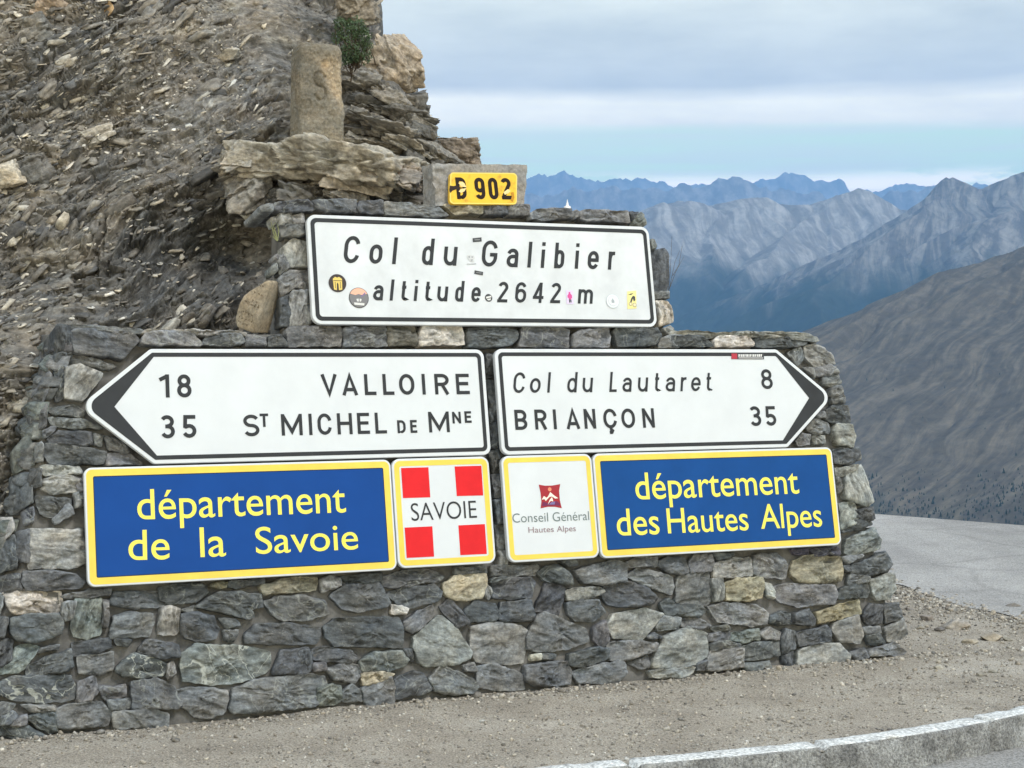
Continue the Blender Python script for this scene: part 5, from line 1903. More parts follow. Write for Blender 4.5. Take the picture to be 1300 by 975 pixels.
add_sticker(r0, ca_ + pxm * np.array([(-5, 5.5), (-1, 6.2), (4, 5.4), (5, 2), (3, .5), (4, -2.5), (-1, -2), (-4, 1)]), flatmat('print_rubbed', (.58, .60, .61)), 'rubbed grey transfer',
            [([ca_ + pxm * np.array(q) for q in [[(-3.5, 4.5), (-1, 5), (-1.4, 2.5), (-3, 2)], [(.6, 4.6), (3, 4), (2, 2.2), (.5, 2.6)], [(-1, .5), (2.2, .8), (1.5, -1.4), (-.4, -1.2)], [(-6, -4.9), (6, -4.2), (6, -5), (-6, -5.7)]]], flatmat('print_worn', (.36, .38, .40)))])
c3 = px_uv(620.2, 378.2)
add_sticker(r0, disc(*c3, 4.7 * pxm), K_DARK, 'tiny round black and white sticker',
            [([c3 + pxm * np.array([(-3.4, 1.2), (3.2, 2.6), (3.6, .6), (-3.4, -1)]), c3 + pxm * np.array([(-2.6, -1.6), (2.8, -.6), (2, -3), (-1.4, -3.2)])], K_PALE)])
q = pxp((718.5, 368.4), (727.4, 368.9), (727.9, 386.2), (719.0, 385.8)); cc = q.mean(0)
add_sticker(r0, q, K_LILAC, 'small lilac sticker with a pink figure',
            [([cc + pxm * np.array(z) for z in [[(-1.2, 6.4), (1, 6.4), (1.2, 4.2), (3, 2.4), (2.8, -1.6), (1.8, -1.2), (1.6, -3), (-1.6, -3), (-1.8, -.8), (-3, -1.4), (-3.2, 2), (-1.3, 4.2)]]], K_PINK),
             ([cc + pxm * np.array(z) for z in [[(-1.6, -3), (-.2, -3), (-.3, -6.8), (-1.6, -6.8)], [(.3, -3), (1.6, -3), (1.6, -6.8), (.4, -6.8)]]], K_DARK)])
c4 = px_uv(777.6, 382.4)
add_sticker(r0, disc(*c4, 9.2 * pxm), K_FAINT, 'faded pale blue round sticker',
            [([c4 + pxm * disc(0, 0, 8.4)], flatmat('print_faded', (.72, .77, .79))), ([c4 + pxm * disc(0, 0, 6.2)], K_FAINT), ([c4 + pxm * disc(0, 0, 5.7)], flatmat('print_faded', (.72, .77, .79))),
             ([c4 + pxm * np.array(z) for z in [[(-1.8, -2.2), (-1.8, 1), (-1, 2.6), (-.8, -2.2)], [(-.4, -2.4), (-.4, 2.8), (.4, 3.6), (.6, -2.4)], [(1, -2.2), (1, 2), (1.8, 1), (1.9, -2.2)]]], flatmat('print_slate', (.27, .31, .35)))])
q = pxp((795.9, 370), (807.4, 369), (807.9, 391.6), (796.4, 392.3)); cc = q.mean(0)
add_sticker(r0, q, K_LEMON, 'lemon yellow sticker with a black rider on a bicycle',
            [([cc + pxm * np.array(z) for z in [[(-5, 6), (-1, 7.8), (3.4, 8.4), (-.5, 6.2)], [(-3, -3.4), (-1, 1.6), (2, 5.2), (4.8, 4), (4.8, -.5), (2.4, -2.2), (1.6, 1.8), (0, -1.6), (-1.4, -4.6)]]], K_DARK),
             ([cc + pxm * (disc(-2.6, -5.4, 2.3, 18)), cc + pxm * (disc(3.0, -6.6, 2.7, 18))], flatmat('print_wheel', (.34, .30, .22))),
             ([cc + pxm * (disc(-2.6, -5.4, 1.6, 18)), cc + pxm * (disc(3.0, -6.6, 2.0, 18))], flatmat('print_cream', (.78, .70, .45)))])

# --- arrow to the left
LA = np.array([[-.138, -.3457], [-.138, .1723], *[px_uv(191, 443.2)], px_uv(100.2, 515.9), px_uv(195.6, 590)])
LA[2, 1] = .1723; LA[4, 1] = -.3457
RAD = [.04, .04, .03, .055, .03]
r1 = sign_root('arrow_sign', LA, 'white arrow board with black point aiming left, distances 18 and 35')
panel('panel', LA, RAD, M_WHITE, r1)
ring('border', rounded(inset(LA, .0175), [.026, .026, .012, .045, .012]), rounded(inset(LA, .0365), [.012, .012, .004, .03, .004]), .0010, M_BLACK, r1)
hd = inset(LA, .0185)
tip = rounded(hd, [.02, .02, .012, .045, .012])[30:40]
tri_flat('arrowhead', [np.concatenate([pxp((145.2, 516.4), (196, 452.0)), [hd[2]], tip, [hd[4]], pxp((201.5, 581.0))])], .0013, M_BLACK, r1)
road_text('lettering', [('1', 202.7, 215.2), ('8', 224.6, 242.9)], (203, 504.7), (243, 504.6), 29.4, .165, M_BLACK, r1)
road_text('lettering', [('3', 204, 222), ('5', 231.4, 249.2)], (204, 556.4), (249, 555.8), 29.2, .165, M_BLACK, r1)
road_text('lettering', [('V', 407.4, 428), ('A', 434, 453.9), ('L', 462.5, 477.2), ('L', 485.8, 500), ('O', 506.5, 525.9), ('I', 535.3, 540), ('R', 551.7, 569.8), ('E', 578.8, 595.6)],
          (407, 502.2), (595, 500.5), 27.0, .165, M_BLACK, r1)
road_text('lettering', [('S', 309, 329), ('T', 329.8, 340.6, .62, .42), ('M', 357, 383.7), ('I', 392, 396), ('C', 403, 421), ('H', 428, 447), ('E', 453.5, 469), ('L', 476, 490.5),
                        ('D', 504.3, 515, .62), ('E', 520.7, 529.3, .62), ('M', 544, 570.2), ('N', 574, 584.9, .57, .41), ('E', 589.6, 598.2, .57, .43)],
          (309, 554.2), (570, 548.6), 27.6, .155, M_BLACK, r1)

# --- arrow to the right
RA = np.array([[-.0813, -.3478], [1.5, -.3478], [1.7, 0], [1.5, .1753], [-.0813, .1753]])
RA[1, 0] = px_uv(1000.2, 567.5)[0]; RA[3, 0] = px_uv(985.8, 443.5)[0]; RA[2] = px_uv(1057.2, 503.6)
r2 = sign_root('arrow_sign', RA, 'white arrow board with black point aiming right, distances 8 and 35')
RAD = [.04, .03, .055, .03, .04]
panel('panel', RA, RAD, M_WHITE, r2)
ring('border', rounded(inset(RA, .0175), [.026, .012, .045, .012, .026]), rounded(inset(RA, .0365), [.012, .004, .03, .004, .012]), .0010, M_BLACK, r2)
hd = inset(RA, .0185)
tip = rounded(hd, [.02, .012, .045, .012, .02])[20:30]
tri_flat('arrowhead', [np.concatenate([pxp((1027, 505.3), (992.4, 561.2)), [hd[1]], tip, [hd[3]], pxp((984.2, 451.2))])], .0013, M_BLACK, r2)
road_text('lettering', [('C', 650.8, 667.6), ('o', 672, 687), ('l', 693.5, 700.4), ('d', 718.5, 734.4), ('u', 738.7, 753), ('L', 772.3, 785.2), ('a', 789.5, 802.5), ('u', 809, 823), ('t', 829.6, 838.2),
                        ('a', 844.3, 857.6), ('r', 862.8, 872.2), ('e', 876.6, 890), ('t', 895, 904)], (651, 499.0), (904, 496.4), 26.2, .130, M_BLACK, r2, .165)
road_text('lettering', [('B', 653.4, 669), ('R', 678.8, 694), ('I', 702, 706.4), ('A', 718.5, 735.7), ('N', 741.3, 756), ('Ç', 765.8, 783), ('O', 788.7, 806), ('N', 815.4, 830.5)],
          (653, 545.9), (830, 542.9), 25.6, .165, M_BLACK, r2)
road_text('lettering', [('8', 966, 980.4)], (966, 494.0), (980, 493.9), 25.2, .155, M_BLACK, r2)
road_text('lettering', [('3', 952, 966), ('5', 971.3, 985)], (952, 540.8), (985, 540.4), 25.0, .165, M_BLACK, r2)
q = pxp((927.9, 448.6), (969.4, 448.9), (969.8, 456.2), (928.3, 456.0))
s_ = tri_flat('sticker', [q], .0022, K_DARK, r2); s_['label'] = 'narrow black sticker with a red square'
child_print(s_, [pxp((928.2, 448.9), (935.4, 448.9), (935.6, 455.8), (928.4, 455.8))], .0030, K_RED2)
bars = []
x = 937.0
for k, wd in enumerate([2.2, 1.8, 2.0, 1.6, 2.4, 1.2, 1.8, .8, 2.0, 1.8, 1.6, 2.2, 1.8]):
    bars.append(pxp((x, 449.9), (x + wd, 449.9), (x + wd * (1 if k % 3 else .7), 453.2), (x, 453.2))); x += wd + .55
bars.append(pxp((937, 454.2), (968, 454.3), (968, 455.2), (937, 455.1)))
child_print(s_, bars, .0036, K_PALE)

# --- the four department panels
D1 = rect(-1.363, -.6133, 1.4131, .5169)
r3 = sign_root('department_sign', D1, 'wide blue board with yellow rim and words de la Savoie')
panel('panel', D1, .034, M_WHITE, r3)
ring('border', rounded(inset(D1, .009), .026), rounded(inset(D1, .038), .008), .0010, M_YEL, r3)
ring('line', rounded(inset(D1, .038), .008), rounded(inset(D1, .042), .006), .0011, M_NAVY, r3)
flat('field', rounded(inset(D1, .0415), .006), .0008, M_BLUE, r3)
words('lettering', [('département', (174.6, 659.6), (439.4, 650.2), 38.0, 'd'), ('de', (163.2, 711.2), (215.5, 709.6), 38.0, 'd'), ('la', (254.5, 707.2), (287, 705.8), 37.5, 'l'),
                    ('Savoie', (325, 703.2), (455, 697.0), 34.0, 'S')], M_YTXT, r3, .003)
D2 = rect(-.4023, -.6097, .4968, .5133)
r4 = sign_root('emblem_sign', D2, 'square panel with white cross on red and word Savoie across it')
panel('panel', D2, .04, M_WHITE, r4)
ring('border', rounded(inset(D2, .0105), .03), rounded(inset(D2, .036), .012), .0010, M_YEL, r4)
for z in ([(509, 594.2), (511.6, 632.4), (546.2, 631.4), (543.8, 593.2)], [(577, 592.2), (579.8, 629.8), (613.4, 629), (611, 591.2)],
          [(513.6, 669.8), (516.2, 708.4), (551, 706.6), (548.8, 668.2)], [(581.8, 667), (584.4, 704.8), (618, 703.2), (615.4, 665.3)]):
    flat('red_quarter', pxp(*z), .0012, M_RED, r4)
words('lettering', [('SAVOIE', (522.6, 661.4), (605.6, 657.4), 22.2, 'E')], M_BLACK, r4, -.006)
D3 = rect(.1566, -.6111, .4902, .5154)
r5 = sign_root('emblem_sign', D3, 'square white panel with small red mountain emblem and grey words')
panel('panel', D3, .04, M_WHITE, r5)
ring('border', rounded(inset(D3, .0105), .03), rounded(inset(D3, .034), .010), .0010, M_YEL, r5)


def c6(*pts): return pxp(*[(640 + x / 10.833, 600 + y / 10.833) for x, y in pts])


em = tri_flat('emblem', [c6((475, 165), (560, 180), (660, 178), (770, 158), (755, 250), (765, 380), (792, 490), (700, 470), (600, 470), (500, 492), (512, 400), (500, 280))], .0012, plain('emblem_red', (.35, .035, .045), .4), r5)
def emb(polys, m, w):
    o = tri_flat('print', polys, w, m, None); o.parent = em; o.location = -np.array(r5.location)
emb([c6((530, 400), (600, 420), (720, 390), (760, 420), (770, 455), (690, 452), (600, 455), (520, 462))], plain('emblem_plum', (.17, .035, .09), .4), .0017)
emb([c6((515, 372), (545, 322), (578, 346), (600, 330), (632, 268), (680, 310), (742, 352), (700, 358), (655, 328), (620, 335), (570, 392), (552, 366)),
     c6((598, 440), (622, 378), (655, 335), (668, 372), (672, 398), (640, 388), (618, 412))], plain('emblem_cream', (.82, .76, .66), .4), .0022)
emb([disc(*c6((624, 230))[0], .0098)], plain('emblem_peach', (.75, .26, .16), .4), .0022)
emb([c6((612, 440), (650, 405), (700, 398), (690, 440))], plain('emblem_violet', (.20, .16, .34), .4), .0026)
words('lettering', [('Conseil', (650.8, 663.6), (696, 662.0), 11.6, 'C'), ('Général', (701.8, 662.0), (748, 660.2), 11.6, 'G')], plain('lettering_grey', (.16, .20, .20), .4), r5, -.004)
words('lettering', [('Hautes', (671, 676.4), (703, 675.3), 7.2, 'H'), ('Alpes', (707, 675.2), (731, 674.2), 7.2, 'A')], plain('lettering_mauve', (.28, .20, .22), .4), r5, 0.0)
D4 = rect(1.1215, -.6139, 1.4269, .5197)
r6 = sign_root('department_sign', D4, 'wide blue board with yellow rim and words des Hautes Alpes')
panel('panel', D4, .036, M_WHITE, r6)
ring('border', rounded(inset(D4, .010), .026), rounded(inset(D4, .038), .008), .0010, M_YEL, r6)
ring('line', rounded(inset(D4, .038), .008), rounded(inset(D4, .042), .006), .0011, M_NAVY, r6)
flat('field', rounded(inset(D4, .0415), .006), .0008, M_BLUE2, r6)
words('lettering', [('département', (807.5, 634.2), (1014.7, 626.2), 33.8, 'd'), ('des', (783.8, 680.0), (837.6, 677.8), 33.8, 'd'), ('Hautes', (848, 677.0), (950.7, 672.8), 31.5, 'H'),
                    ('Alpes', (966.3, 671.2), (1044, 668.2), 31.0, 'A')], M_YTXT, r6, .005)

# ================================================================== THINGS
# --- concrete block and yellow route plate on the top of the wall
def build_block():
    TL, TR, BL, BR = px_uv(549, 206.5, -.03), px_uv(671.5, 208.2, -.03), px_uv(552, 262.5, -.03), px_uv(668, 262, -.03)
    root = thing('concrete_block', uvw((BL[0] + BR[0]) / 2, BL[1], -.12), 'rough grey concrete block standing on the top of the wall behind the yellow plate', 'block')
    nu, nv, nw = 60, 30, 24
    bag = Bag()
    DEP = .16

    def put(a, b, c):          # a, b, c in 0..1 along width, height, depth
        u = (BL[0] + (BR[0] - BL[0]) * a) * (1 - b) + (TL[0] + (TR[0] - TL[0]) * a) * b
        v = (BL[1] + (BR[1] - BL[1]) * a) * (1 - b) + (TL[1] + (TR[1] - TL[1]) * a) * b
        P = uvw(u, v, -.03 + 0 * u) + np.multiply.outer(c * DEP, BACK)
        rim = np.minimum.reduce([np.minimum(a, 1 - a) * 1.9, np.minimum(b, 1 - b), np.minimum(c, 1 - c) * .7 + .0])
        cen = uvw((BL[0] + BR[0]) / 2, (BL[1] + TL[1]) / 2, -.03) + BACK * DEP / 2
        q = np.stack([u * 1, v * 1, c * DEP], 1)
        chipn = fbm(q * 16 + 3, 3); finen = fbm(q * 60, 3)
        left_break = np.clip(.22 - a, 0, 1) * np.clip(.6 - c, 0, 1) * (1.0 + 1.6 * fbm(q * 25 + 8, 3)) * .35
        dirs = P - cen
        P = P - dirs * (np.clip(.07 - rim, 0, 1) * (.9 + chipn * 1.1) * .5)[:, None] + W * (finen * .0022 + chipn * .002)[:, None]
        P = P + np.multiply.outer(left_break * .25, BACK)
        return P
    def face(n1, n2, fn):
        a, b = np.meshgrid(np.linspace(0, 1, n2), np.linspace(0, 1, n1))
        P = put(*[x.ravel() for x in fn(a, b)])
        bag.add(P, [grid_faces(n1, n2)], tint=np.tile([.25, .245, .235], (len(P), 1)), bed=P - np.array(root.location), vein=np.zeros(len(P)))
    z = lambda a: np.zeros_like(a); o = lambda a: np.ones_like(a)
    face(nv, nu, lambda a, b: (a, b, z(a)))
    face(nv, nu, lambda a, b: (1 - a, b, o(a)))
    face(nv, nw, lambda a, b: (z(a), b, 1 - a))
    face(nv, nw, lambda a, b: (o(a), b, a))
    face(nw, nu, lambda a, b: (a, o(a), b))
    face(nw, nu, lambda a, b: (a, z(a), 1 - b))
    bag.build('block', stone_mat('grey_concrete', streak=.15, edge=.25, bump=.5), root)

    PL = pxp((570.4, 259.2), (656.2, 259.9), (656.8, 219.4), (571.4, 218.6))
    pr = thing('route_plate', uvw(*PL.mean(0) - [0, .08], -.02), 'small chipped yellow enamel plate with road number, screwed to the concrete block', 'sign', 'signs fixed to the stone wall')
    enamel, nt, b = mat('yellow_enamel')
    t = N(nt.nodes, 'ShaderNodeTexCoord')
    n = N(nt.nodes, 'ShaderNodeTexNoise', inp={'Scale': 16.0, 'Detail': 6.0, 'Roughness': .65}); nt.links.new(t.outputs['Object'], n.inputs[0])
    r = N(nt.nodes, 'ShaderNodeValToRGB'); e = r.color_ramp.elements
    e[0].position = .30; e[0].color = (.50, .26, .02, 1); e[1].position = .46; e[1].color = (.80, .50, .025, 1)
    nt.links.new(n.outputs[0], r.inputs[0]); nt.links.new(r.outputs[0], b.inputs['Base Color']); b.inputs['Roughness'].default_value = .3
    panel('plate', PL, .022, enamel, pr, thick=.022)
    ring('rim', rounded(inset(PL, .0012), .020), rounded(inset(PL, .0075), .015), .0008, plain('pale_rim', (.80, .62, .16), .4), pr)
    ink = plain('plate_black', (.022, .014, .012), .35)
    road_text('lettering', [('D', 579, 591.9), ('9', 602.7, 615.5), ('0', 620, 632), ('2', 636, 648.8)], (579, 252.8), (649, 253.3), 27.6, .175, ink, pr)
    def c4(*p): return pxp(*[(520 + x / 7.222, 190 + y / 7.222) for x, y in p])
    ch = tri_flat('chip', [c4((368, 330), (400, 335), (425, 330), (462, 346), (492, 352), (462, 360), (425, 364), (395, 375), (372, 398), (362, 370))], .0024, plain('bare_metal', (.035, .022, .02), .6), pr)
    ch['label'] = 'dark chipped scar across the letter'
    tri_flat('chip', [c4((858, 392), (900, 362), (925, 380), (905, 400), (872, 415))], .0026, plain('scraped_enamel', (.80, .62, .30), .5), pr)['label'] = 'pale scrape across the last figure'
    tri_flat('chip', [c4((470, 362), (520, 354), (500, 384), (470, 398), (448, 384))], .0026, plain('scraped_enamel', (.80, .62, .30), .5), pr)['label'] = 'pale scrape below the dark scar'
    s2 = tri_flat('chip', [c4((446, 306), (478, 292), (500, 308), (520, 346), (470, 340))], .0026, plain('scraped_enamel', (.80, .62, .30), .5), pr)
    s2['label'] = 'pale scrape above the dark scar'
    tri_flat('chip', [c4((925, 395), (952, 388), (960, 440), (945, 478), (925, 470), (935, 430))], .0024, plain('rust_orange', (.48, .24, .03), .6), pr)['label'] = 'rusty orange patch'


build_block()


# --- rocks on the slope
hv_, hpx_, hpy_ = hill_pts['v'].reshape(-1, 3), hill_pts['px'].ravel(), hill_pts['py'].ravel()
_vis = np.tile(np.arange(hill_pts['v'].shape[1]) < hill_pts['ns'] + hill_pts['na'] - 8, hill_pts['v'].shape[0])


def hill_y(x, y):
    d = (hpx_ - x) ** 2 + (hpy_ - y) ** 2 + np.where(_vis, 0, 1e6)
    i = np.argsort(d)[:12]
    return float(np.median(hv_[i, 1]))


def front_rock(name, polys, Y, label, cat, mats=None, depth=.45, bulge=.09, rough=2.0, seed=0, lean=(0.0, 1.0), group=None, step=.011, K=26, chip=1.3):
    """rock traced on an upright plane Y ahead; its body goes back `depth`"""
    bag = Bag()
    c = np.mean(polys[0][1], 0)
    base = at_depth(c[0], max(p[1] for p in polys[0][1]), Y)
    for i, (tint, poly, *ex) in enumerate(polys):
        dY = ex[0] if ex else 0.0
        pts = np.array([at_depth(x, y, Y + dY) for x, y in poly])
        uv = pts[:, [0, 2]]
        fr = lambda u, v, w, Yp=Y + dY: np.stack([u - w * lean[0], Yp - w * lean[1] + 0 * u, v], -1)
        ex_ = ex[1] if len(ex) > 1 else {}
        kw = dict(depth=depth, bulge=bulge, rough=rough, step=step, K=K, chip=chip); kw.update(ex_)
        stone(bag, uv, fr, tint, 0, 0, seed=seed + i * 13, **kw)
    o = bag.build(name, M_HILL2, None, origin=base)
    return tag(o, label, cat, group)


M_HILL2 = stone_mat('weathered_rock', streak=.5, edge=.55, bump=.8, fine=.8, dist=.010)


def k2(*p): return [(250 + x / 3.25, y / 3.25) for x, y in p]
def k1(*p): return [(x / 2.867, y / 2.867) for x, y in p]


Yl = 8.55
BEI, GRY, DRK, TAN = (.33, .30, .25), (.19, .18, .16), (.12, .115, .105), (.33, .28, .22)


def crag_rock(name, parts, label, seed):
    """an outcrop of bedded, fractured blocks grown into one mass; parts: (photo x, y, distance, size along / in / up, dip, tint)"""
    bag = Bag(); g = np.random.default_rng(seed)
    for x, y, Y, sx, sy, sz, dip, tint in parts:
        block(bag, at_depth(x, y, Y), (sx, sy, sz), dip_frame(R_(dip), g.normal(0, .12), .05), tint, g, ICO6, ICO6F, 11, 1.0)
    p0 = parts[0]
    base = at_depth(p0[0], max(p[1] for p in parts) + 10, p0[2])
    return tag(bag.build(name, M_HILL2, None, origin=base), label, 'rock')


G2, D2_, B2 = (.195, .184, .164), (.125, .12, .11), (.275, .255, .215)
crag_rock('rock_ledge', [
    (365, 208, 8.78, .40, .45, .12, -3, B2), (455, 213, 8.74, .46, .45, .125, -9, B2), (310, 205, 8.72, .16, .30, .095, 6, (.26, .24, .205)),
    (455, 228, 8.64, .26, .32, .12, -14, (.275, .245, .20)), (425, 204, 8.9, .56, .4, .07, -4, (.28, .26, .22)), (508, 222, 8.72, .22, .35, .085, -16, (.25, .22, .185)),
    (322, 238, 8.70, .19, .3, .14, 25, G2), (300, 222, 8.74, .11, .25, .09, 20, G2), (350, 252, 8.72, .16, .25, .09, 10, D2_), (395, 250, 8.66, .20, .3, .09, -6, D2_), (450, 250, 8.66, .16, .3, .075, -10, G2),
    (383, 243, 8.70, .125, .25, .075, 12, G2), (430, 246, 8.85, .30, .3, .08, -8, D2_), (505, 250, 8.75, .24, .3, .075, -18, D2_), (370, 228, 8.95, .4, .3, .10, 0, D2_),
    (490, 216, 8.50, .10, .12, .05, -20, (.25, .19, .15))], 'jutting beige rock ledge carrying the old boundary stone', 31)
crag_rock('rock_outcrop', [
    (452, 105, 9.5, .20, .4, .10, -14, G2), (480, 118, 9.45, .26, .4, .075, -20, D2_), (505, 130, 9.45, .19, .4, .06, -24, G2), (468, 138, 9.4, .22, .4, .07, -16, D2_),
    (508, 146, 9.4, .24, .4, .075, -22, D2_), (478, 157, 9.35, .25, .4, .055, -18, G2), (525, 160, 9.35, .16, .35, .07, -28, G2), (462, 170, 9.3, .19, .35, .06, -12, D2_),
    (505, 174, 9.3, .24, .35, .055, -20, G2), (540, 178, 9.3, .11, .3, .06, -30, D2_), (480, 186, 9.2, .22, .3, .05, -16, (.25, .235, .205)), (528, 192, 9.15, .20, .3, .05, -26, (.23, .215, .185)),
    (455, 150, 9.55, .3, .3, .32, 0, D2_), (500, 160, 9.6, .26, .3, .28, 0, D2_), (470, 120, 9.7, .2, .3, .16, 0, D2_),
    (560, 203, 9.2, .14, .3, .06, -30, G2), (545, 215, 9.1, .2, .3, .09, -25, D2_)], 'stepped dark slate outcrop right of the old boundary stone', 32)


def boulder(name, x, y, Y, w_px, h_px, dip, tint, label, seed, deep=.8, crag=.8, n=12):
    """one fractured boulder or slab centred on photo point x, y; w_px by h_px as seen"""
    bag = Bag(); g = np.random.default_rng(seed)
    s_ = Y / FPX / 2 / .78
    block(bag, at_depth(x, y, Y), (w_px * s_, deep * w_px * s_, h_px * s_), dip_frame(R_(dip), g.normal(0, .2), .1), tint, g, ICO6, ICO6F, n, crag * min(1, (w_px + h_px) / 110))
    base = at_depth(x, y + h_px / 2, Y)
    return tag(bag.build(name, M_HILL2, None, origin=base), label, 'rock')


boulder('boulder', 498, 86, 9.5, 66, 66, -40, (.31, .262, .205), 'tan boulder on the skyline right of the shrub', 501)
boulder('boulder', 583, 193, 9.5, 58, 36, -8, (.20, .172, .145), 'brown rounded boulder showing above the concrete block', 512)
boulder('boulder', 452, -6, 9.9, 52, 84, 10, (.20, .18, .15), 'tall grey rock at the top edge above the shrub', 523)
boulder('boulder', 62, 10, hill_y(62, 10), 38, 46, -30, (.31, .25, .195), 'tan angular boulder in the top left corner', 534)
boulder('boulder', 43, 38, hill_y(43, 38), 44, 36, 20, (.16, .155, .142), 'dark rounded boulder below the tan one in the corner', 545)
boulder('boulder', 8, 222, hill_y(8, 222), 40, 30, 20, (.44, .40, .33), 'pale cream boulder at the left edge of the slope', 556)
boulder('boulder', 44, 216, hill_y(44, 216), 42, 42, 30, (.15, .145, .135), 'dark boulder beside the pale cream one', 567)
boulder('slab', 126, 172, hill_y(126, 172), 34, 22, 25, (.36, .34, .30), 'pale grey slab lying midway up the left slope', 578, .6)
boulder('slab', 136, 15, hill_y(136, 15), 30, 13, 55, (.36, .25, .14), 'ochre slab standing up near the top of the slope', 589, .5)
boulder('slab', 288, 72, hill_y(288, 72), 40, 12, 14, (.36, .34, .30), 'thin pale slab left of the old boundary stone', 590, .6)


# --- old boundary stone
def build_milestone():
    base = at_depth(402, 192, 8.80)
    yaw = R_(-27)
    ex, ey = np.array([math.cos(yaw), -math.sin(yaw), 0]), np.array([math.sin(yaw), math.cos(yaw), 0])
    H, a0, b0 = .565, .128, .095
    nz, nr = 150, 260
    bag = Bag()
    th = np.linspace(0, 2 * math.pi, nr, endpoint=False)
    pw = 6.5
    t4 = np.linspace(0, 2 * math.pi, 20000)
    ex4, ey4 = np.sign(np.cos(t4)) * np.abs(np.cos(t4)) ** (2 / pw) * a0, np.sign(np.sin(t4)) * np.abs(np.sin(t4)) ** (2 / pw) * b0
    L4 = np.concatenate([[0], np.cumsum(np.hypot(np.diff(ex4), np.diff(ey4)))])
    sl = np.linspace(0, L4[-1], nr, endpoint=False)
    cx_, sy_ = np.interp(sl, L4, ex4) / a0, np.interp(sl, L4, ey4) / b0
    zs = np.concatenate([np.linspace(-.05, H - .05, nz), H - .05 + .05 * np.sin(np.linspace(.06, math.pi / 2, 16))])
    sc = np.concatenate([np.linspace(1.03, .95, nz), .95 * (.72 + .28 * np.cos(np.linspace(.06, math.pi / 2, 16)))])
    extra = np.linspace(1, 0.01, 10)[1:]
    zs = np.concatenate([zs, np.full(9, H)]); sc = np.concatenate([sc, sc[-1] * extra])
    A = cx_[None] * a0 * sc[:, None]; Bv = sy_[None] * b0 * sc[:, None]; Zv = np.repeat(zs[:, None], nr, 1)
    x, y, z = A.ravel(), Bv.ravel(), Zv.ravel()
    q = np.stack([x, y, z], 1)
    d = fbm(q * 9, 4) * .013 + fbm(q * 45, 4) * .0045
    front = sstep(-.55, -.9, y / (b0 * np.repeat(sc, nr)))
    # carved S
    h2 = .037; c0 = np.array([-.012, .335])
    sp = np.array(arc(0, h2, .031, h2, 20, 180) + arc(0, h2, .031, h2, 180, 265, 6) + arc(0, -h2, .031, h2, 85, 0, 6) + arc(0, -h2, .031, h2, 0, -160)) + c0
    mm = front > .1
    dist = np.full(len(q), 1.0)
    dist[mm] = np.min(np.hypot(x[mm][:, None] - sp[None, :, 0], z[mm][:, None] - sp[None, :, 1]), axis=1)
    d = d - front * np.exp(-(dist / .0085) ** 2) * .013
    # broken upper right edge
    br = sstep(.03, .10, x + .55 * (z - .30)) * sstep(.16, .26, z) * sstep(.52, .44, z) * front
    d = d - br * (.016 + .01 * fbm(q * 20, 3))
    nrm = np.stack([x / a0 ** 2, y / b0 ** 2, z * 0], 1); nrm /= np.linalg.norm(nrm, axis=1)[:, None] + 1e-6
    big = np.abs(nrm).argmax(1)
    nn = np.zeros_like(nrm); nn[np.arange(len(nn)), big] = np.sign(nrm[np.arange(len(nn)), big])
    nrm = nn * .7 + nrm * .3
    top = (z >= H - 1e-6)[:, None]
    nrm = np.where(top, np.array([0, 0, 1.0]), nrm)
    p = q + nrm * d[:, None]
    P = base + p[:, :1] * ex + p[:, 1:2] * ey + p[:, 2:] * np.array([0, 0, 1.0])
    st = fbm(q * 5 + 4, 3)[:, None]
    tint = np.array([.17, .155, .125]) * (1 + .25 * st) ; tint = tint * (1 - .25 * (front * np.exp(-(dist / .008) ** 2))[:, None]); tint = tint * (1 - br[:, None] * .8) + np.array([.40, .32, .22]) * br[:, None] * .8
    o = None
    bag.add(P, [grid_faces(len(zs), nr, wrap=True)], tint=tint, bed=p, vein=np.zeros(len(P)))
    o = bag.build('boundary_stone', stone_mat('old_limestone', streak=.22, edge=.35, bump=.5, fine=1.2), None, origin=base)
    tag(o, 'old upright boundary stone carved with an S, standing on the rock ledge', 'boundary stone')


build_milestone()


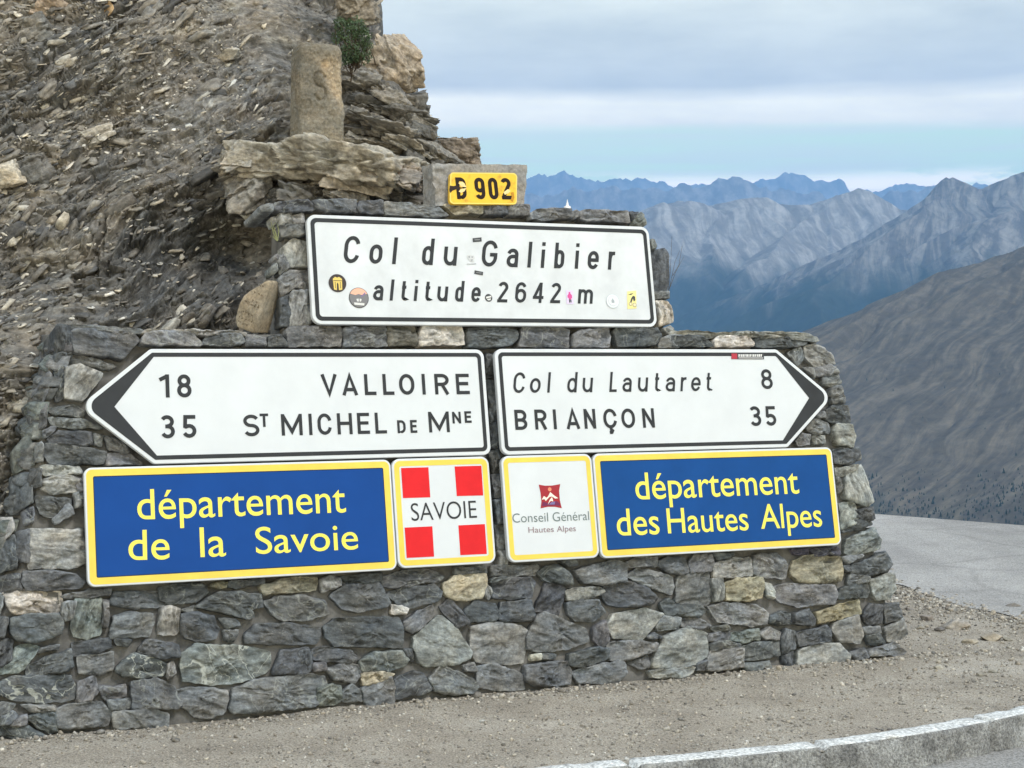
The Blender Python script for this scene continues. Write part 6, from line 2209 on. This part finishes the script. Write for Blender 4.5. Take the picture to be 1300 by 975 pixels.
# --- engraved stone leaning on the upper tier
def build_engraved():
    def k(*p): return [(295 + x / 12.18, 350 + y / 12.18) for x, y in p]
    poly = k((28, 690), (60, 560), (112, 400), (160, 318), (290, 212), (440, 120), (535, 58), (572, 95), (540, 250), (450, 500), (400, 690), (335, 885), (240, 870), (60, 792))
    Yp = 7.60
    pts = np.array([at_depth(x, y, Yp) for x, y in poly]); uv = pts[:, [0, 2]]
    base = np.array([uv[:, 0].mean(), Yp + .05, uv[:, 1].min()])
    bag = Bag()
    fr = lambda u, v, w: np.stack([u - w * .36, Yp - w * .9 + 0 * u, v - w * .01], -1)
    stone(bag, uv, fr, (.265, .225, .17), 0, 0, depth=.13, bulge=.004, rough=.45, step=.006, K=20, seed=77, chip=.6, round_=1)
    o = bag.build('engraved_stone', stone_mat('sandstone', streak=.18, edge=.3, bump=.4), None, origin=base)
    tag(o, 'small tan stone with worn engraved lines leaning against the upper tier', 'stone')
    # worn engraving: rows of short cuts
    g = np.random.default_rng(4)
    cuts = Bag()
    rows = [((420, 150), (500, 175), 60), ((330, 262), (490, 318), 50), ((300, 385), (415, 430), 60), ((190, 400), (420, 505), 80), ((140, 545), (345, 625), 70), ((90, 632), (330, 728), 40), ((95, 705), (255, 785), 55)]
    for (xa, ya), (xb, yb), hh in rows:
        n = max(2, int((xb - xa) / 46))
        for i in range(n):
            t = (i + .5) / n
            cx, cy = xa + (xb - xa) * t, ya + (yb - ya) * t
            for s in range(g.integers(2, 4)):
                ox, oy = g.uniform(-15, 15), g.uniform(-12, 12)
                a = g.choice([1.25, 1.25, -.45, 2.0]) + g.normal(0, .15); L = hh * g.uniform(.35, .6)
                p = [(cx + ox - math.cos(a) * L / 2, cy + oy + math.sin(a) * L / 2 - 8), (cx + ox + math.cos(a) * L / 2, cy + oy - math.sin(a) * L / 2 - 8)]
                w3 = np.array([at_depth(*q_, Yp) for q_ in k(*p)])[:, [0, 2]]
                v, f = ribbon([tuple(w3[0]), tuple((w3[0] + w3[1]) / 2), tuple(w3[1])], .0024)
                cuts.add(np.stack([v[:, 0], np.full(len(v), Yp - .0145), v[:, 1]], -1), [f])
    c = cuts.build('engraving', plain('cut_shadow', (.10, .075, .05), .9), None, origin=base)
    c.parent = o; c.location = (0, 0, 0)


build_engraved()


# --- shrub on the slope
def build_shrub():
    c = at_depth(450, 84, 9.05)
    root = thing('shrub', c, 'small dark green shrub growing between the rocks at the skyline', 'shrub')
    g = np.random.default_rng(12)
    lobes = []
    for (x, y, r, n) in [(440, 40, 16, 520), (452, 34, 14, 420), (460, 46, 12, 380), (432, 30, 9, 200), (446, 66, 15, 420), (460, 70, 12, 300), (438, 74, 10, 200), (466, 58, 8, 160), (428, 48, 8, 150)]:
        p = at_depth(x, y, 9.0); lobes.append((p, r / FPX * 9.0, n))
    bag = Bag(); stems = Bag()
    for p, r, n in lobes:
        d = g.normal(size=(n, 3)); d /= np.linalg.norm(d, axis=1)[:, None]
        rad = r * g.uniform(.35, 1.15, (n, 1)) ** .7
        pos = p + d * rad * np.array([1, .9, .9])
        sz = g.uniform(.006, .013, n)
        Rm = rot_mats(n, 1.0, g)
        t = np.array([[-1, 0, 0], [0, -.33, .1], [1, 0, 0], [0, .33, .1]])
        v = np.einsum('nij,kj->nki', Rm, t) * sz[:, None, None] + pos[:, None]
        bag.add(v.reshape(-1, 3), [np.arange(n * 4).reshape(n, 4)], shade=np.repeat(g.uniform(.5, 1.5, n), 4))
        for _ in range(5):
            e_ = p + g.normal(0, r * .45, 3)
            s0 = c + g.normal(0, .03, 3); md = (s0 + e_) / 2 + g.normal(0, .03, 3)
            ln = np.array([s0, md, e_]); rr = .004
            an = np.arange(5) * 2 * math.pi / 5
            rings_ = np.concatenate([q + np.stack([np.cos(an) * rr * f, np.sin(an) * rr * f, an * 0], 1) for q, f in zip(ln, (1, .8, .4))])
            stems.add(rings_, [grid_faces(3, 5, wrap=True)])
    m, nt, b = mat('shrub_leaf')
    at = N(nt.nodes, 'ShaderNodeAttribute', attribute_name='shade')
    s = N(nt.nodes, 'ShaderNodeVectorMath', operation='SCALE'); s.inputs[0].default_value = (.052, .090, .038)
    nt.links.new(at.outputs['Fac'], s.inputs['Scale']); nt.links.new(s.outputs[0], b.inputs['Base Color'])
    b.inputs['Roughness'].default_value = .6
    bag.build('foliage', m, root)
    stems.build('stem', plain('twig_brown', (.09, .07, .05), .9), root)


build_shrub()


def tube(bag, pts, r0_, r1_):
    pts = np.asarray(pts, float); n = len(pts); an = np.arange(5) * 2 * math.pi / 5
    out = []
    for i, p in enumerate(pts):
        r = r0_ + (r1_ - r0_) * i / (n - 1)
        out.append(p + np.stack([np.cos(an) * r, np.sin(an) * r, an * 0], 1))
    bag.add(np.concatenate(out), [grid_faces(n, 5, wrap=True)])


def build_plants():
    g = np.random.default_rng(9)
    bag = Bag()
    b0 = at_depth(848, 374, 8.62)
    for pts in ([(848, 374), (852, 356), (857, 332), (863, 318)], [(850, 366), (858, 345), (868, 326)], [(848, 372), (851, 345), (853, 300)], [(854, 350), (862, 336), (866, 312)]):
        tube(bag, [at_depth(x, y, 8.62 + .01 * i) for i, (x, y) in enumerate(pts)], .0016, .0007)
    o = bag.build('dry_plant', plain('dry_stalk', (.12, .10, .07), .9), None, origin=b0)
    tag(o, 'thin dry stalks sprouting at the right side of the upper tier', 'plant')
    bag = Bag(); b1 = at_depth(352, 306, 7.72)
    for pts in ([(352, 306), (349, 294), (341, 286)], [(352, 306), (350, 296), (347, 286), (350, 282)], [(352, 306), (354, 294), (352, 284)], [(352, 306), (346, 300), (341, 299)], [(352, 306), (347, 296), (344, 281)]):
        tube(bag, [at_depth(x, y, 7.72 - .004 * i) for i, (x, y) in enumerate(pts)], .0035, .001)
    o = bag.build('grass_tuft', plain('pale_grass', (.24, .26, .13), .8), None, origin=b1)
    tag(o, 'pale grass tuft rooted in the left side of the upper tier', 'plant')


build_plants()


# --- tiny white pointed figure on the coping
def build_figure():
    b = at_depth(720.2, 267.2, 8.62)
    s = 8.62 / FPX * 1.12
    prof = [(0, 0), (4.4, 0), (4.4, .9), (3.8, 1.2), (3.8, 4.4), (2.2, 5.2), (1.5, 5.6), (1.2, 8.6), (.7, 9.4), (.35, 12.2), (0, 12.8)]
    n = 16; an = np.arange(n) * 2 * math.pi / n
    v = np.concatenate([np.stack([np.cos(an) * r * s, np.sin(an) * r * s, an * 0 + z * s], 1) for r, z in prof]) + b
    o = mesh('figurine', v, [grid_faces(len(prof), n, wrap=True)], plain('white_paint', (.80, .80, .78), .5), None, origin=b)
    tag(o, 'tiny white pointed figurine on the top coping right of the yellow plate', 'figurine')


build_figure()


# --- stones and gravel on the ground
_ico = bmesh.new(); bmesh.ops.create_icosphere(_ico, subdivisions=4, radius=1.0)
ICO = np.array([tuple(v.co) for v in _ico.verts]); ICOF = np.array([[v.index for v in f.verts] for f in _ico.faces]); _ico.free()


def loose_stone(name, p, size, tint, seed, label, group=None, flat_=.55):
    g = np.random.default_rng(seed)
    n = 13; nrm = g.normal(size=(n, 3)); nrm /= np.linalg.norm(nrm, axis=1)[:, None]; dd = g.uniform(.6, 1.0, n)
    dots = ICO @ nrm.T
    r = np.min(np.where(dots > .12, dd / np.maximum(dots, .12), 9), axis=1); r = np.minimum(r, 1.25)
    v = ICO * r[:, None]
    v = v * (1 + .07 * fbm(ICO * 2.2 + seed, 4)[:, None] + .03 * fbm(ICO * 8 + seed, 3)[:, None])
    v = v * np.array([size, size * g.uniform(.6, .85), size * flat_])
    a = g.uniform(-.5, .5); c, s = math.cos(a), math.sin(a)
    v = v @ np.array([[c, s, 0], [-s, c, 0], [0, 0, 1]])
    v[:, 2] += size * flat_ * .55
    P = v + p
    bag = Bag(); bag.add(P, [ICOF], tint=np.tile(tint, (len(P), 1)), bed=v + g.uniform(0, 30, 3), vein=np.zeros(len(P)))
    o = bag.build(name, M_FLAKE, None, origin=p)
    tag(o, label, 'stone', group)


spots = [(1214, 797, .085, .50, (.34, .31, .27)), (1258, 811, .085, .34, (.30, .27, .22)), (1177, 787, .05, .6, (.22, .20, .18)), (1233, 815, .05, .5, (.33, .30, .25)), (1278, 812, .035, .6, (.30, .28, .24)),
         (1154, 775, .035, .6, (.24, .22, .2)), (1194, 800, .035, .6, (.14, .13, .12)), (1192, 849, .035, .45, (.27, .25, .21)), (1245, 857, .03, .6, (.28, .26, .22)), (1262, 853, .03, .6, (.3, .28, .24)),
         (1287, 770, .05, .5, (.2, .185, .165)), (1141, 763, .035, .6, (.2, .19, .17)), (1212, 778, .04, .6, (.18, .17, .155)), (1250, 788, .04, .6, (.2, .19, .17)), (1168, 798, .03, .6, (.26, .24, .2))]
for i, (x, y, sz, fl, tn) in enumerate(spots):
    p = on_level(x, y, 0.0)
    if i == 0: lb, gp = 'largest pale stone lying in the gravel beside the road edge', None
    elif i == 1: lb, gp = 'flat pale stone right of the largest one at the road edge', None
    else: lb, gp = 'small loose stone lying in the gravel near the road edge', 'small loose stones near the road edge'
    loose_stone('loose_stone', p + [0, 0, -.006], sz * .9, tn, 60 + i, lb, gp, fl)


def build_gravel():
    g = np.random.default_rng(17)
    n = 90000
    X = g.uniform(-3.0, 4.6, n); Y = g.uniform(6.0, 12.5, n)
    ky = np.interp(X, KX, KY) + .16
    ex = road_edge_x(Y)
    heap = np.exp(-((X - ex + .22) / .28) ** 2)
    wall_y = 7.75 + .448 * X
    foot = np.exp(-((Y - wall_y + .04) / .10) ** 2)
    patch = sstep(-.3, .4, fbm(np.stack([X * 1.3, Y * 1.3, X * 0], 1), 3))
    ok = (Y > ky) & (Y < wall_y + np.where(X > 2.1, 9, .02)) & (X < ex + .02 + .25 * g.random(n) ** 3) & (g.random(n) < .35 + .35 * patch + .6 * heap + .6 * foot)
    X, Y, heap, foot = X[ok], Y[ok], heap[ok], foot[ok]; n = len(X)
    Z = ground_z(X, Y)
    sz = np.exp(g.normal(-5.35, .45, n)) * (1 + .9 * heap + .5 * foot); sz = np.clip(sz * 1.15, .0028, .030)
    pal = np.array([[.18, .168, .15], [.265, .243, .208], [.325, .30, .258], [.39, .36, .31], [.46, .435, .385]])
    tint = pal[g.choice(5, n, p=[.2, .3, .28, .15, .07])] * g.uniform(.85, 1.15, (n, 1))
    v, f, bd, tt = chips(np.stack([X, Y, Z + sz * .25], 1), sz, g.uniform(.5, .95, n), rot_mats(n, .35, g), tint, 6, g)
    bag = Bag(); bag.add(v, f, tint=tt, bed=bd, vein=np.zeros(len(v)))
    o = bag.build('gravel', M_GRAVEL)
    tag(o, 'loose grit and pebbles on the apron before the wall', 'gravel', kind='stuff')


build_gravel()
